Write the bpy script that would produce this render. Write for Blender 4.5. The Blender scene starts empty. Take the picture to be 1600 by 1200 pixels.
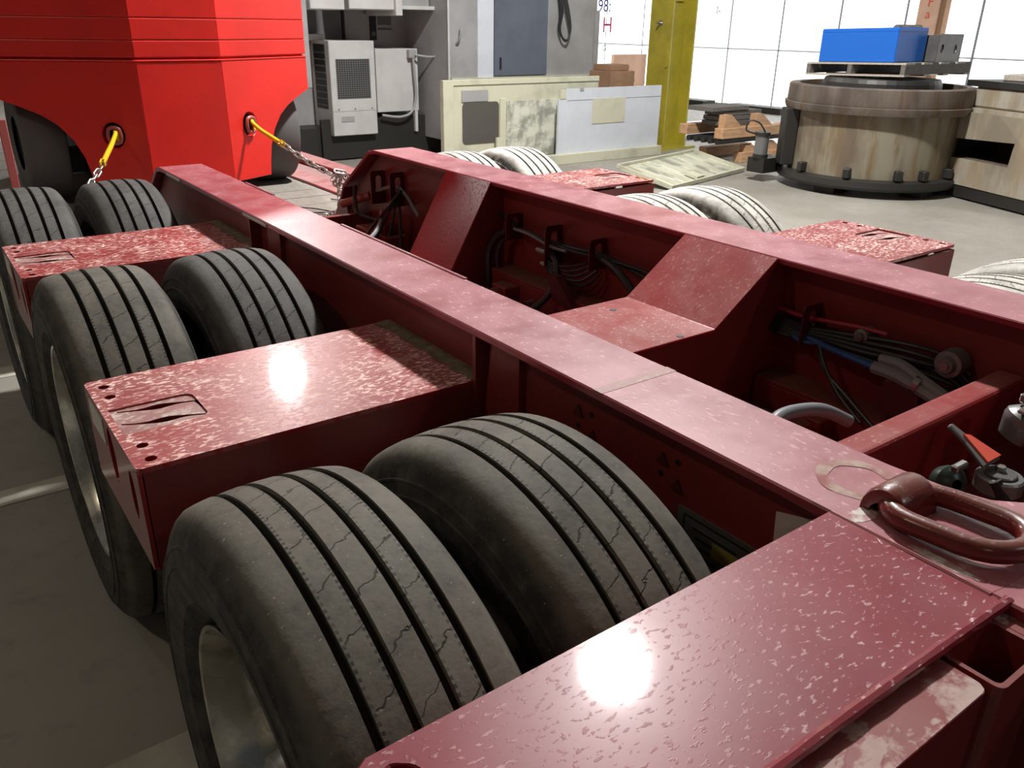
import bpy, bmesh, math, random
from mathutils import Vector, Matrix, Euler
random.seed(7)
PI = math.pi
SC = bpy.context.scene
COL = SC.collection

# ------------------------------------------------------------------ camera
cam_d = bpy.data.cameras.new('camera'); cam = bpy.data.objects.new('camera', cam_d); COL.objects.link(cam)
yaw, pitch, roll = (math.radians(a) for a in (36.282, 23.662, 0.880))
fw = Vector((math.sin(yaw)*math.cos(pitch), math.cos(yaw)*math.cos(pitch), -math.sin(pitch)))
r0 = Vector((math.cos(yaw), -math.sin(yaw), 0)); u0 = r0.cross(fw)
cr = r0*math.cos(roll)+u0*math.sin(roll); cu = -r0*math.sin(roll)+u0*math.cos(roll)
cam.matrix_world = Matrix(((cr.x, cu.x, -fw.x, 0), (cr.y, cu.y, -fw.y, 0), (cr.z, cu.z, -fw.z, 1.619), (0, 0, 0, 1)))
cam_d.sensor_width = 36; cam_d.lens = 1284.86*36/1600; cam_d.clip_start = .02; cam_d.clip_end = 200
SC.camera = cam

# ------------------------------------------------------------------ world, light, exposure
w = bpy.data.worlds.new('world'); SC.world = w; w.use_nodes = True
w.node_tree.nodes['Background'].inputs[0].default_value = (.80, .88, 1.0, 1)
w.node_tree.nodes['Background'].inputs[1].default_value = .05
vs = SC.view_settings
vs.view_transform = 'Standard'; vs.look = 'None'; vs.gamma = 1; vs.use_curve_mapping = False
vs.exposure = 0.0
LAMPS = [((4.43, 4.32, 6.0), 800), ((4.8, 13.35, 6.0), 700), ((-3.6, 3.2, 6.0), 50), ((-3.4, 13.0, 6.0), 90), ((4.6, -4.5, 6.0), 45), ((-3.6, -4.5, 6.0), 20), ((10.6, 3.6, 6.0), 40)]
WINDOW_STRENGTH = 1.7
def area(loc, energy, size, col=(1.0, .975, .95)):
    l = bpy.data.lights.new('high_bay_light', 'AREA'); l.shape = 'DISK'; l.size = size; l.energy = energy; l.color = col
    o = bpy.data.objects.new('high_bay_light', l); COL.objects.link(o); o.location = loc
    return o

# ------------------------------------------------------------------ materials
def mat(name, col, rough=.5, metal=0.0, spec=.5):
    m = bpy.data.materials.new(name); m.use_nodes = True
    b = m.node_tree.nodes['Principled BSDF']
    b.inputs['Base Color'].default_value = (*col, 1); b.inputs['Roughness'].default_value = rough
    b.inputs['Metallic'].default_value = metal; b.inputs['Specular IOR Level'].default_value = spec
    return m
class N:
    """tiny node helper"""
    def __init__(s, m): s.t = m.node_tree; s.b = s.t.nodes['Principled BSDF']
    def n(s, typ, **k):
        x = s.t.nodes.new(typ)
        for a, v in k.items(): setattr(x, a, v)
        return x
    def l(s, a, b): s.t.links.new(a, b)
    def coord(s, scale=(1, 1, 1), kind='Object'):
        c = s.n('ShaderNodeTexCoord'); mp = s.n('ShaderNodeMapping'); mp.inputs['Scale'].default_value = scale
        s.l(c.outputs[kind], mp.inputs[0]); return mp.outputs[0]
    def noise(s, vec, scale, detail=3, rough=.5):
        x = s.n('ShaderNodeTexNoise'); x.inputs['Scale'].default_value = scale; x.inputs['Detail'].default_value = detail; x.inputs['Roughness'].default_value = rough
        s.l(vec, x.inputs['Vector']); return x.outputs['Fac']
    def ramp(s, v, lo, hi, a=0.0, b=1.0):
        x = s.n('ShaderNodeMapRange'); x.interpolation_type = 'SMOOTHSTEP'
        for i, q in enumerate((lo, hi, a, b)): x.inputs[i+1].default_value = q
        s.l(v, x.inputs[0]); return x.outputs[0]
    def math(s, op, a, b=None, c=None):
        x = s.n('ShaderNodeMath', operation=op)
        for i, q in enumerate((a, b, c)):
            if q is None: continue
            if isinstance(q, (int, float)): x.inputs[i].default_value = q
            else: s.l(q, x.inputs[i])
        return x.outputs[0]
    def mix(s, fac, a, b):
        x = s.n('ShaderNodeMix', data_type='RGBA')
        for i, q in ((0, fac), (6, a), (7, b)):
            if isinstance(q, tuple): x.inputs[i].default_value = (*q, 1) if len(q) == 3 else q
            elif isinstance(q, (int, float)): x.inputs[i].default_value = q
            else: s.l(q, x.inputs[i])
        return x.outputs[2]
    def bump(s, h, strength=.3, dist=.01):
        x = s.n('ShaderNodeBump'); x.inputs['Strength'].default_value = strength; x.inputs['Distance'].default_value = dist
        s.l(h, x.inputs['Height']); s.l(x.outputs[0], s.b.inputs['Normal'])
    def up(s):
        g = s.n('ShaderNodeNewGeometry'); sp = s.n('ShaderNodeSeparateXYZ'); s.l(g.outputs['True Normal'], sp.inputs[0])
        return s.ramp(sp.outputs[2], .6, .95)

RED = (.250, .022, .025)
def paint(name, base=RED, dust=(.62, .50, .45), haze=.1, speck=.3, speck_scale=60, thr=.55, rough=.3, stretch=(1, 1.6, 1), patch=.0, mottle=1.0, coat=0.0, crough=.1, spec=.5):
    """oily red enamel; dust lies on upward faces only: an even haze, specks, and patches"""
    m = mat(name, base, rough, spec=spec); q = N(m)
    v = q.coord(); vs_ = q.coord(stretch)
    big = q.noise(v, 2.6, 4, .6); mid = q.noise(v, 9, 4, .6); fine = q.noise(vs_, speck_scale, 3, .55)
    up = q.up()
    sp = q.ramp(fine, thr, thr+.10)
    sp2 = q.math('MULTIPLY', sp, q.ramp(mid, .3, .62, .25, 1.0))
    fac = q.math('MULTIPLY', sp2, speck)
    hz = q.math('MULTIPLY', q.ramp(mid, .25, .75, .4, 1.0), haze)
    fac = q.math('MAXIMUM', fac, hz)
    if patch:
        pt = q.math('MULTIPLY', q.ramp(q.noise(v, 6, 6, .7), .54, .66), patch)
        fac = q.math('MAXIMUM', fac, pt)
    fac = q.math('MULTIPLY', fac, up)
    dirt = q.mix(q.math('MULTIPLY', q.ramp(big, .35, .7), .35*mottle), base, tuple(c*.45+.006 for c in base))
    q.l(q.mix(fac, dirt, dust), q.b.inputs['Base Color'])
    q.l(q.math('ADD', q.math('MULTIPLY', fac, .5), rough), q.b.inputs['Roughness'])
    if coat:
        q.l(q.math('MULTIPLY', q.math('SUBTRACT', 1.0, q.math('MULTIPLY', fac, .75)), coat), q.b.inputs['Coat Weight']); q.b.inputs['Coat Roughness'].default_value = crough
    q.bump(q.math('ADD', q.math('MULTIPLY', sp, .6), q.math('MULTIPLY', mid, .25)), .10, .004)
    return m
M = {}
M['deck_front'] = paint('front_plate_paint', base=(.27, .022, .038), dust=(.74, .50, .52), haze=.10, speck=.75, speck_scale=78, thr=.575, spec=.22, rough=.32, stretch=(1, 2.0, 1), coat=.9, crough=.055)
M['strip'] = paint('dusty_strip_paint', haze=.15, speck=.75, speck_scale=26, thr=.5, rough=.35, patch=.75)
M['beam'] = paint('beam_paint', base=(.27, .020, .034), dust=(.82, .46, .50), haze=.34, speck=.65, speck_scale=60, thr=.57, rough=.3, coat=.4, crough=.25, stretch=(1.6, .8, 1), patch=.3)
M['outrigger'] = paint('outrigger_paint', base=(.36, .022, .026), dust=(.95, .66, .60), haze=.16, speck=1.0, speck_scale=66, thr=.50, spec=.3, patch=.42, rough=.3, stretch=(1.0, 2.1, 1), coat=.9, crough=.05)
M['slot'] = paint('slot_plate_paint', dust=(.66, .56, .50), haze=.40, speck=.85, speck_scale=55, thr=.48, rough=.4)
M['cross'] = paint('cross_member_paint', base=(.30, .022, .024), dust=(.66, .48, .44), haze=.20, speck=.45, speck_scale=70, thr=.56, rough=.25, patch=.22)
M['red'] = paint('frame_paint', base=(.21, .028, .026), haze=.1, speck=.2, rough=.4)
M['reddark'] = paint('under_frame_paint', base=(.20, .014, .014), dust=(.16, .09, .06), haze=.6, speck=.6, rough=.6)
M['ring'] = paint('ring_paint', base=(.16, .022, .018), dust=(.28, .19, .14), haze=.35, speck=.6, speck_scale=90, rough=.22)
M['fk'] = paint('counterweight_paint', base=(.80, .024, .016), dust=(.7, .4, .35), haze=.02, speck=.1, rough=.38, mottle=.8)
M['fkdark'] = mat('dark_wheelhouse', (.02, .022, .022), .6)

def tire_mat(name, rub, dust, amt):
    m = mat(name, rub, .72, spec=.3); q = N(m)
    tc = q.n('ShaderNodeTexCoord'); sp = q.n('ShaderNodeSeparateXYZ'); q.l(tc.outputs['Object'], sp.inputs[0])
    x, y, z = sp.outputs
    r = q.math('SQRT', q.math('ADD', q.math('MULTIPLY', y, y), q.math('MULTIPLY', z, z)))
    th = q.math('DIVIDE', q.math('ARCTAN2', z, y), 2*PI)
    v = q.coord()
    n1 = q.noise(v, 7, 5, .65); n2 = q.noise(v, 60, 3, .6); n3 = q.noise(v, 22, 3, .6)
    tread = q.ramp(r, .4765, .4855)
    d = q.math('MULTIPLY', q.ramp(n1, .28, .62, .45, 1.0), amt)
    d = q.math('MULTIPLY', d, q.ramp(n2, .2, .55, .7, 1.0))
    side = q.math('MULTIPLY', q.ramp(n3, .35, .75, .05, .45), amt)
    sh = q.ramp(r, .455, .484, .0, 1.0)
    dd = q.math('ADD', q.math('MULTIPLY', sh, d), q.math('MULTIPLY', q.math('SUBTRACT', 1.0, sh), side))
    # sipes across the three inner ribs, staggered rib by rib, wavering
    rib = q.math('FLOOR', q.math('DIVIDE', q.math('ADD', x, .0215), .043))
    wob = q.math('MULTIPLY', q.math('SUBTRACT', n3, .5), .55)
    ph = q.math('ADD', q.math('ADD', q.math('MULTIPLY', th, 38.0), q.math('MULTIPLY', rib, .37)), q.math('ADD', wob, q.math('MULTIPLY', x, 7.0)))
    fr = q.math('ABSOLUTE', q.math('SUBTRACT', q.math('FRACT', ph), .5))
    sipe = q.ramp(fr, .008, .022, .8, 0.0)
    inner = q.ramp(q.math('ABSOLUTE', x), .062, .064, 1.0, 0.0)
    sipe = q.math('MULTIPLY', sipe, inner)
    # short ticks along the groove edges
    ax = q.math('ABSOLUTE', x)
    e1 = q.ramp(q.math('ABSOLUTE', q.math('SUBTRACT', ax, .0345)), .0018, .0026, 1.0, 0.0)
    e2 = q.ramp(q.math('ABSOLUTE', q.math('SUBTRACT', ax, .0648)), .0018, .0026, 1.0, 0.0)
    tick = q.math('MULTIPLY', q.math('MAXIMUM', e1, e2), q.math('GREATER_THAN', q.math('FRACT', q.math('MULTIPLY', th, 290.0)), .5))
    tick = q.math('MULTIPLY', tick, q.ramp(n3, .3, .6, .25, .85))
    dark = q.math('MAXIMUM', sipe, tick)
    isgroove = q.math('MULTIPLY', q.math('LESS_THAN', r, .4915), q.math('LESS_THAN', ax, .0800))
    isgroove = q.math('MULTIPLY', isgroove, q.math('GREATER_THAN', r, .47))
    dark = q.math('MULTIPLY', q.math('MAXIMUM', dark, isgroove), .88)
    c = q.mix(dd, rub, dust); c = q.mix(q.ramp(q.noise(v, 210, 2, .5), .70, .76, 0, .75), c, tuple(min(1, k*2.6) for k in dust)); c = q.mix(dark, c, (.010, .010, .010))
    q.l(c, q.b.inputs['Base Color'])
    h = q.math('SUBTRACT', q.math('MULTIPLY', n2, .35), q.math('MULTIPLY', sipe, 1.0))
    q.bump(h, .55, .005)
    return m
M['tire'] = tire_mat('dusty_rubber', (.022, .021, .021), (.170, .155, .125), .85)
M['tire2'] = tire_mat('clean_rubber', (.028, .027, .027), (.155, .150, .140), .75)
M['tire3'] = tire_mat('dusty_window_lit_rubber', (.030, .029, .027), (.68, .66, .60), 1.1)  # pale dust on the far tires, with window light mixed into its colour
M['rubber'] = mat('black_rubber', (.025, .025, .027), .6)
M['fktire'] = mat('grey_solid_rubber', (.115, .112, .11), .75)
M['hose'] = mat('black_hose', (.022, .022, .024), .42)
M['hosegrey'] = mat('grey_conduit', (.20, .205, .22), .45)
M['bluehose'] = mat('blue_air_line', (.03, .09, .28), .4)
M['redhose'] = mat('red_air_line', (.35, .03, .05), .4)
M['bracket'] = paint('bracket_paint', base=(.085, .010, .014), dust=(.12, .07, .06), haze=.2, speck=.2, rough=.5)
def alu():
    m = mat('polished_alloy', (.55, .54, .50), .22, 1.0); q = N(m)
    n = q.noise(q.coord(), 9, 5, .6)
    q.l(q.ramp(n, .3, .7, .16, .40), q.b.inputs['Roughness'])
    q.l(q.mix(q.ramp(n, .45, .8), (.58, .57, .52), (.25, .23, .19)), q.b.inputs['Base Color']); return m
M['alu'] = alu()
M['steel'] = mat('bare_steel', (.42, .41, .39), .35, 1.0)
M['chain'] = mat('galvanised_chain', (.50, .49, .46), .38, .85)
M['yellow'] = mat('yellow_hook_paint', (.85, .52, .02), .35)
M['pinkred'] = mat('faded_red_steel', (.42, .10, .09), .45)
M['green'] = mat('dark_green_coupling', (.045, .065, .055), .35, .4)
M['castgrey'] = mat('grey_casting', (.22, .22, .22), .4, .5)
M['handle_red'] = mat('orange_red_label', (.75, .12, .08), .4)
M['sticker'] = mat('worn_white_sticker', (.55, .52, .47), .5)
M['plate'] = mat('dull_metal_plate', (.20, .20, .19), .35, .6)
M['black'] = mat('black_ink', (.01, .01, .01), .5)
M['yellowish'] = mat('faded_yellow_print', (.30, .28, .07), .6)

def noisy(name, a, b, scale=4, rough=.6, lo=.35, hi=.7, detail=5, bump=0, stretch=(1, 1, 1), kind='Object', metal=0):
    m = mat(name, a, rough, metal); q = N(m); n = q.noise(q.coord(stretch, kind), scale, detail, .6)
    q.l(q.mix(q.ramp(n, lo, hi), a, b), q.b.inputs['Base Color'])
    if bump: q.bump(n, bump, .01)
    return m
M['white'] = noisy('white_cabinet', (.56, .56, .55), (.48, .48, .47), 3, .45)
M['greycab'] = noisy('grey_cabinet', (.36, .365, .37), (.28, .28, .275), 2, .45)
M['greydk'] = noisy('dark_grey_cabinet', (.13, .13, .13), (.10, .10, .10), 2, .55)
M['bluegrey'] = noisy('blue_grey_door', (.125, .145, .185), (.10, .115, .15), 2, .4)
M['ivory'] = noisy('cream_sheet_metal', (.60, .60, .46), (.42, .42, .32), 3, .5, .45, .8)
M['ivorydirty'] = noisy('dirty_cream_sheet', (.66, .67, .56), (.30, .31, .26), 5, .5, .42, .62)
M['panelwhite'] = noisy('pale_blue_white_panel', (.66, .70, .76), (.60, .64, .69), 3, .4)
M['glassdk'] = mat('dark_window', (.10, .095, .085), .15)
M['yellowcol'] = noisy('yellow_column_paint', (.44, .37, .035), (.27, .24, .03), 2.2, .45, .35, .8)
M['yellowrec'] = noisy('shaded_yellow_web_paint', (.56, .47, .02), (.36, .31, .02), 2.2, .5, .35, .8)
M['wood'] = noisy('pine_timber', (.62, .38, .21), (.40, .23, .12), 5, .65, .3, .8, stretch=(1, 6, 6))
M['woodgrey'] = noisy('weathered_board', (.17, .155, .14), (.10, .09, .08), 6, .75, .3, .8, stretch=(2, 8, 8))
M['woodlt'] = noisy('pale_board', (.50, .46, .39), (.33, .29, .23), 6, .7, .3, .8, stretch=(2, 8, 8))
M['deckwood'] = noisy('grey_deck_plank', (.27, .25, .22), (.19, .17, .145), 5, .8, .3, .8, stretch=(8, 2, 8))
M['card'] = noisy('cardboard', (.36, .21, .12), (.28, .16, .09), 4, .8)
M['cardpink'] = noisy('pinkish_cardboard', (.80, .52, .38), (.70, .44, .32), 4, .7)
M['blue'] = mat('bright_blue_paint', (.012, .135, .56), .4)
M['steelbox'] = noisy('dull_grey_steel', (.17, .165, .155), (.11, .105, .10), 4, .45, metal=.3)
def rusty(name, pale, brown, dark):
    m = mat(name, pale, .6); q = N(m); v = q.coord((1, 1, .16)); v2 = q.coord((1, 1, .35))
    n = q.noise(v, 6, 5, .65); n2 = q.noise(v2, 2.4, 5, .6)
    c = q.mix(q.ramp(n, .40, .62), pale, brown); c = q.mix(q.ramp(n2, .46, .66), c, dark)
    q.l(c, q.b.inputs['Base Color']); q.bump(n, .2, .01); return m
M['tank'] = rusty('rust_streaked_casting', (.235, .215, .155), (.17, .12, .06), (.13, .10, .07))
M['tankrim'] = rusty('brown_stained_rim', (.15, .125, .105), (.12, .075, .045), (.075, .06, .05))
M['machine2'] = rusty('stained_cream_casting', (.36, .34, .28), (.30, .24, .16), (.22, .19, .14))
M['iron'] = mat('oily_black_iron', (.020, .019, .017), .5)
M['chalk'] = mat('white_chalk', (.8, .8, .78), .9)
def floor_mat():
    m = mat('polished_concrete', (.3, .28, .24), .45); q = N(m); v = q.coord()
    n = q.noise(v, .9, 6, .6); n2 = q.noise(v, 14, 4, .6)
    c = q.mix(q.ramp(n, .3, .7), (.34, .325, .285), (.26, .245, .21)); c = q.mix(q.ramp(n2, .55, .8, 0, .4), c, (.17, .155, .13))
    q.l(c, q.b.inputs['Base Color']); q.l(q.ramp(n2, .3, .7, .38, .55), q.b.inputs['Roughness']); q.bump(n2, .05, .004); return m
M['floor'] = floor_mat()
M['stripe'] = noisy('pale_floor_band', (.55, .53, .46), (.40, .38, .32), 6, .6)
M['wall'] = noisy('grey_shop_wall', (.30, .30, .29), (.24, .24, .235), 1.2, .8)
M['ceil'] = noisy('shop_ceiling', (.42, .41, .40), (.34, .335, .33), 1.2, .8)
M['frame'] = mat('thin_dark_joint', (.10, .11, .12), .5)
def emis(name, col, s):
    m = bpy.data.materials.new(name); m.use_nodes = True; t = m.node_tree
    b = t.nodes['Principled BSDF']; b.inputs['Base Color'].default_value = (*[min(1, c) for c in col], 1); b.inputs['Roughness'].default_value = .6
    b.inputs['Emission Color'].default_value = (*col, 1); b.inputs['Emission Strength'].default_value = s
    return m
M['pane'] = emis('daylit_translucent_pane', (.98, 1.0, 1.0), WINDOW_STRENGTH)
M['blueink'] = mat('blue_marker', (.02, .05, .35), .6); M['pinkink'] = mat('pink_marker', (.8, .05, .2), .6)
M['sheet'] = mat('white_floor_layer', (.95, .96, .96), .4)

# ------------------------------------------------------------------ mesh helpers
WORLD = {}          # object -> world origin
def link(name, bm, m, parent=None, origin=None, smooth=False, bevel=0, kind=None, seg=1):
    """bm is in world coordinates; the object gets its own origin and sits under parent"""
    if origin is None:
        c = [v.co for v in bm.verts]
        origin = Vector(((min(v.x for v in c)+max(v.x for v in c))/2, (min(v.y for v in c)+max(v.y for v in c))/2, min(v.z for v in c)))
    origin = Vector(origin)
    bmesh.ops.recalc_face_normals(bm, faces=bm.faces)
    for v in bm.verts: v.co -= origin
    me = bpy.data.meshes.new(name); bm.to_mesh(me); bm.free()
    ms = m if isinstance(m, (list, tuple)) else [m]
    for k in ms: me.materials.append(k)
    if smooth:
        for p in me.polygons: p.use_smooth = True
        me.set_sharp_from_angle(angle=math.radians(40)) if hasattr(me, 'set_sharp_from_angle') else None
    o = bpy.data.objects.new(name, me); COL.objects.link(o)
    WORLD[o.name] = origin
    if parent: o.parent = parent; o.location = origin-WORLD[parent.name]
    else: o.location = origin
    if bevel:
        b = o.modifiers.new('bevel', 'BEVEL'); b.width = bevel; b.segments = seg; b.limit_method = 'ANGLE'; b.angle_limit = math.radians(35)
    if kind: o['kind'] = kind
    return o
def thing(name, loc, label, cat, group=None):
    o = bpy.data.objects.new(name, None); COL.objects.link(o); o.location = loc; WORLD[o.name] = Vector(loc)
    o.empty_display_size = .1
    tag(o, label, cat, group); return o
def tag(o, label, cat, group=None):
    o['label'] = label; o['category'] = cat
    if group: o['group'] = group
    return o
def B(): return bmesh.new()
def box(bm, x0, x1, y0, y1, z0, z1):
    v = [bm.verts.new((x, y, z)) for x in (x0, x1) for y in (y0, y1) for z in (z0, z1)]
    for f in ((0, 1, 3, 2), (4, 6, 7, 5), (0, 4, 5, 1), (2, 3, 7, 6), (0, 2, 6, 4), (1, 5, 7, 3)): bm.faces.new([v[i] for i in f])
    return v
def obox(bm, c, u, sz):
    """box: centre c, azimuth direction u of its length, size (len, width, height)"""
    u = Vector(u).normalized(); wv = Vector((-u.y, u.x, 0)).normalized(); n = u.cross(wv)
    vv = []
    for a in (-.5, .5):
        for b in (-.5, .5):
            for d in (-.5, .5): vv.append(bm.verts.new(Vector(c)+u*a*sz[0]+wv*b*sz[1]+n*d*sz[2]))
    for f in ((0, 1, 3, 2), (4, 6, 7, 5), (0, 4, 5, 1), (2, 3, 7, 6), (0, 2, 6, 4), (1, 5, 7, 3)): bm.faces.new([vv[i] for i in f])
def boxo(name, dims, m, parent=None, **k):
    b = B(); box(b, *dims); return link(name, b, m, parent, **k)
def cyl(bm, p0, p1, r, seg=20, r1=None, cap=True):
    p0, p1 = Vector(p0), Vector(p1); d = (p1-p0).normalized(); a = d.orthogonal().normalized(); b = d.cross(a); r1 = r if r1 is None else r1
    A = [bm.verts.new(p0+(a*math.cos(t)+b*math.sin(t))*r) for t in [2*PI*i/seg for i in range(seg)]]
    Z = [bm.verts.new(p1+(a*math.cos(t)+b*math.sin(t))*r1) for t in [2*PI*i/seg for i in range(seg)]]
    for i in range(seg): bm.faces.new((A[i], A[(i+1) % seg], Z[(i+1) % seg], Z[i]))
    if cap: bm.faces.new(A[::-1]); bm.faces.new(Z)
def spline(pts, n=8, closed=False):
    P = [Vector(p) for p in pts]; out = []; L = len(P)
    rng = range(L) if closed else range(L-1)
    for i in rng:
        g = (lambda k: P[k % L]) if closed else (lambda k: P[max(0, min(L-1, k))])
        a, b, c, d = g(i-1), g(i), g(i+1), g(i+2)
        for k in range(n):
            t = k/n
            out.append(.5*((2*b)+(c-a)*t+(2*a-5*b+4*c-d)*t*t+(3*b-a-3*c+d)*t**3))
    if not closed: out.append(P[-1])
    return out
def tube(bm, path, r, seg=8, closed=False, cap=True):
    n = len(path); d0 = (path[1]-path[0]).normalized(); a = d0.orthogonal().normalized(); rings = []
    for i, p in enumerate(path):
        if closed: d = (path[(i+1) % n]-path[i-1]).normalized()
        else: d = (path[min(n-1, i+1)]-path[max(0, i-1)]).normalized()
        a = (a-d*a.dot(d)).normalized(); b = d.cross(a)
        rr = r(i/(n-1)) if callable(r) else r
        rings.append([bm.verts.new(p+(a*math.cos(t)+b*math.sin(t))*rr) for t in [2*PI*k/seg for k in range(seg)]])
    m = n if closed else n-1
    for i in range(m):
        A, Z = rings[i], rings[(i+1) % n]; off = 0
        if closed and i == n-1:
            off = min(range(seg), key=lambda o: (A[0].co-Z[o].co).length)
        for k in range(seg): bm.faces.new((A[k], A[(k+1) % seg], Z[(k+1+off) % seg], Z[(k+off) % seg]))
    if cap and not closed: bm.faces.new(rings[0][::-1]); bm.faces.new(rings[-1])
def hose(name, pts, r, m, parent, n=8, seg=8):
    b = B(); tube(b, spline(pts, n), r, seg); return link(name, b, m, parent, smooth=True)
def circ(cx, cy, rx, ry=None, n=16, rot=0):
    ry = ry or rx
    o = []
    for i in range(n):
        t = 2*PI*i/n; a, b = rx*math.cos(t), ry*math.sin(t)
        o.append((cx+a*math.cos(rot)-b*math.sin(rot), cy+a*math.sin(rot)+b*math.cos(rot)))
    return o
def rrect(x0, x1, y0, y1, r, n=4, corners=(1, 1, 1, 1)):
    o = []
    for k, (cx, cy, a) in enumerate(((x1-r, y1-r, 0), (x0+r, y1-r, 90), (x0+r, y0+r, 180), (x1-r, y0+r, 270))):
        if corners[k]:
            for i in range(n+1): t = math.radians(a+90*i/n); o.append((cx+r*math.cos(t), cy+r*math.sin(t)))
        else: o.append(((x1, y1), (x0, y1), (x0, y0), (x1, y0))[k])
    return o
def plate(bm, outer, holes, O, U, V, thick):
    """flat plate with real holes; (u,v) -> O+u*U+v*V, thickness along -UxV"""
    O, U, V = Vector(O), Vector(U), Vector(V); n = U.cross(V).normalized()
    loops = [outer]+list(holes); t_edges = []; rings = []
    for lp in loops:
        vs_ = [bm.verts.new(O+U*a+V*b) for a, b in lp]; rings.append(vs_)
        t_edges += [bm.edges.new((vs_[i], vs_[(i+1) % len(vs_)])) for i in range(len(vs_))]
    r = bmesh.ops.triangle_fill(bm, use_beauty=True, use_dissolve=False, edges=t_edges, normal=n)
    fs = [f for f in r['geom'] if isinstance(f, bmesh.types.BMFace)]
    low = {}
    for vs_ in rings:
        for v in vs_: low[v] = bm.verts.new(v.co-n*thick)
    for f in fs:
        if f.normal.dot(n) < 0: f.normal_flip()
        bm.faces.new([low[v] for v in reversed(f.verts)])
    for vs_ in rings:
        k = len(vs_)
        for i in range(k): bm.faces.new((vs_[i], vs_[(i+1) % k], low[vs_[(i+1) % k]], low[vs_[i]]))
    return bm
EX, EY, EZ = Vector((1, 0, 0)), Vector((0, 1, 0)), Vector((0, 0, 1))
def prism(bm, pts, O, U, V, W):
    """solid from a 2D outline (convex or mildly concave) extruded by vector W"""
    O, U, V, W = map(Vector, (O, U, V, W))
    a = [bm.verts.new(O+U*p+V*q) for p, q in pts]; b = [bm.verts.new(v.co+W) for v in a]; n = len(a)
    bm.faces.new(a); bm.faces.new(b[::-1])
    for i in range(n): bm.faces.new((a[i], a[(i+1) % n], b[(i+1) % n], b[i]))
def sweep_profile(bm, prof, thick, x0, x1):
    """a bent plate: polyline prof of (y,z) thickened downward, spanning x0..x1"""
    P = [Vector((0, y, z)) for y, z in prof]; N_ = []
    for i in range(len(P)):
        d = (P[min(i+1, len(P)-1)]-P[max(i-1, 0)]).normalized(); N_.append(Vector((0, -d.z, d.y))*(-1 if d.y > 0 else -1))
    up = [p for p in P]; dn = []
    for i, p in enumerate(P):
        n = N_[i]
        if n.z > 0: n = -n
        dn.append(p+n*thick)
    L = []
    for x in (x0, x1): L.append(([bm.verts.new((x, p.y, p.z)) for p in up], [bm.verts.new((x, p.y, p.z)) for p in dn]))
    (u0_, d0_), (u1_, d1_) = L; k = len(P)
    for i in range(k-1):
        bm.faces.new((u0_[i], u1_[i], u1_[i+1], u0_[i+1])); bm.faces.new((d0_[i+1], d1_[i+1], d1_[i], d0_[i]))
        bm.faces.new((u0_[i+1], d0_[i+1], d0_[i], u0_[i])); bm.faces.new((u1_[i], d1_[i], d1_[i+1], u1_[i+1]))
    bm.faces.new((u0_[0], d0_[0], d1_[0], u1_[0])); bm.faces.new((u0_[-1], u1_[-1], d1_[-1], d0_[-1]))
def lathe(bm, prof, c, axis='x', seg=48, closed_prof=False):
    """prof of (along, radius)"""
    rings = []
    for a, r in prof:
        ring = []
        for i in range(seg):
            t = 2*PI*i/seg
            p = (a, r*math.cos(t), r*math.sin(t)) if axis == 'x' else (r*math.cos(t), r*math.sin(t), a)
            ring.append(bm.verts.new(Vector(c)+Vector(p)))
        rings.append(ring)
    k = len(rings)
    for i in range(k if closed_prof else k-1):
        A, Z = rings[i], rings[(i+1) % k]
        for j in range(seg): bm.faces.new((A[j], A[(j+1) % seg], Z[(j+1) % seg], Z[j]))
    return rings
def text(name, s, size, O, U, V, m, parent, ex=.0005):
    cu = bpy.data.curves.new(name, 'FONT'); cu.body = s; cu.size = size; cu.extrude = ex
    t = bpy.data.objects.new(name+'_tmp', cu); COL.objects.link(t)
    dg = bpy.context.evaluated_depsgraph_get(); me = bpy.data.meshes.new_from_object(t.evaluated_get(dg))
    bpy.data.objects.remove(t)
    U, V = Vector(U).normalized(), Vector(V).normalized(); W_ = U.cross(V)
    for v in me.vertices: v.co = U*v.co.x+V*v.co.y+W_*v.co.z
    me.materials.clear(); me.materials.append(m)
    o = bpy.data.objects.new(name, me); COL.objects.link(o)
    o.parent = parent; o.location = Vector(O)-(WORLD[parent.name] if parent else Vector()); WORLD[o.name] = Vector(O); return o

# ================================================================== SETTING
def struct(o): o['kind'] = 'structure'; return o
X0, X1, Y0, Y1, ZC = -9.0, 15.2, -9.0, 21.0, 7.6
struct(boxo('floor', (X0, X1+2, Y0, Y1, -.1, 0), M['floor']))
struct(boxo('ceiling', (X0, X1+.3, Y0, Y1, ZC, ZC+.15), M['ceil']))
struct(boxo('wall_back', (X0, X1+.3, Y1, Y1+.2, 0, ZC), M['wall']))
struct(boxo('wall_left', (X0-.2, X0, Y0, Y1, 0, ZC), M['wall']))
struct(boxo('wall_right', (X1+.02, X1+.3, Y0, Y1, 3.55, ZC), M['wall']))
struct(boxo('baseboard_right', (X1-.04, X1+.1, Y0, Y1, 0, .04), M['frame']))
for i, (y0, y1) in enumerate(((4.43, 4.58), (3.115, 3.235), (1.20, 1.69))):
    o = boxo('floor_band_%d' % (i+1), (-6.0, .9 if i < 2 else .62, y0-.0, y1, 0.0, .003), M['stripe']); struct(o)  # flat bands across the floor, paler than the concrete
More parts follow.
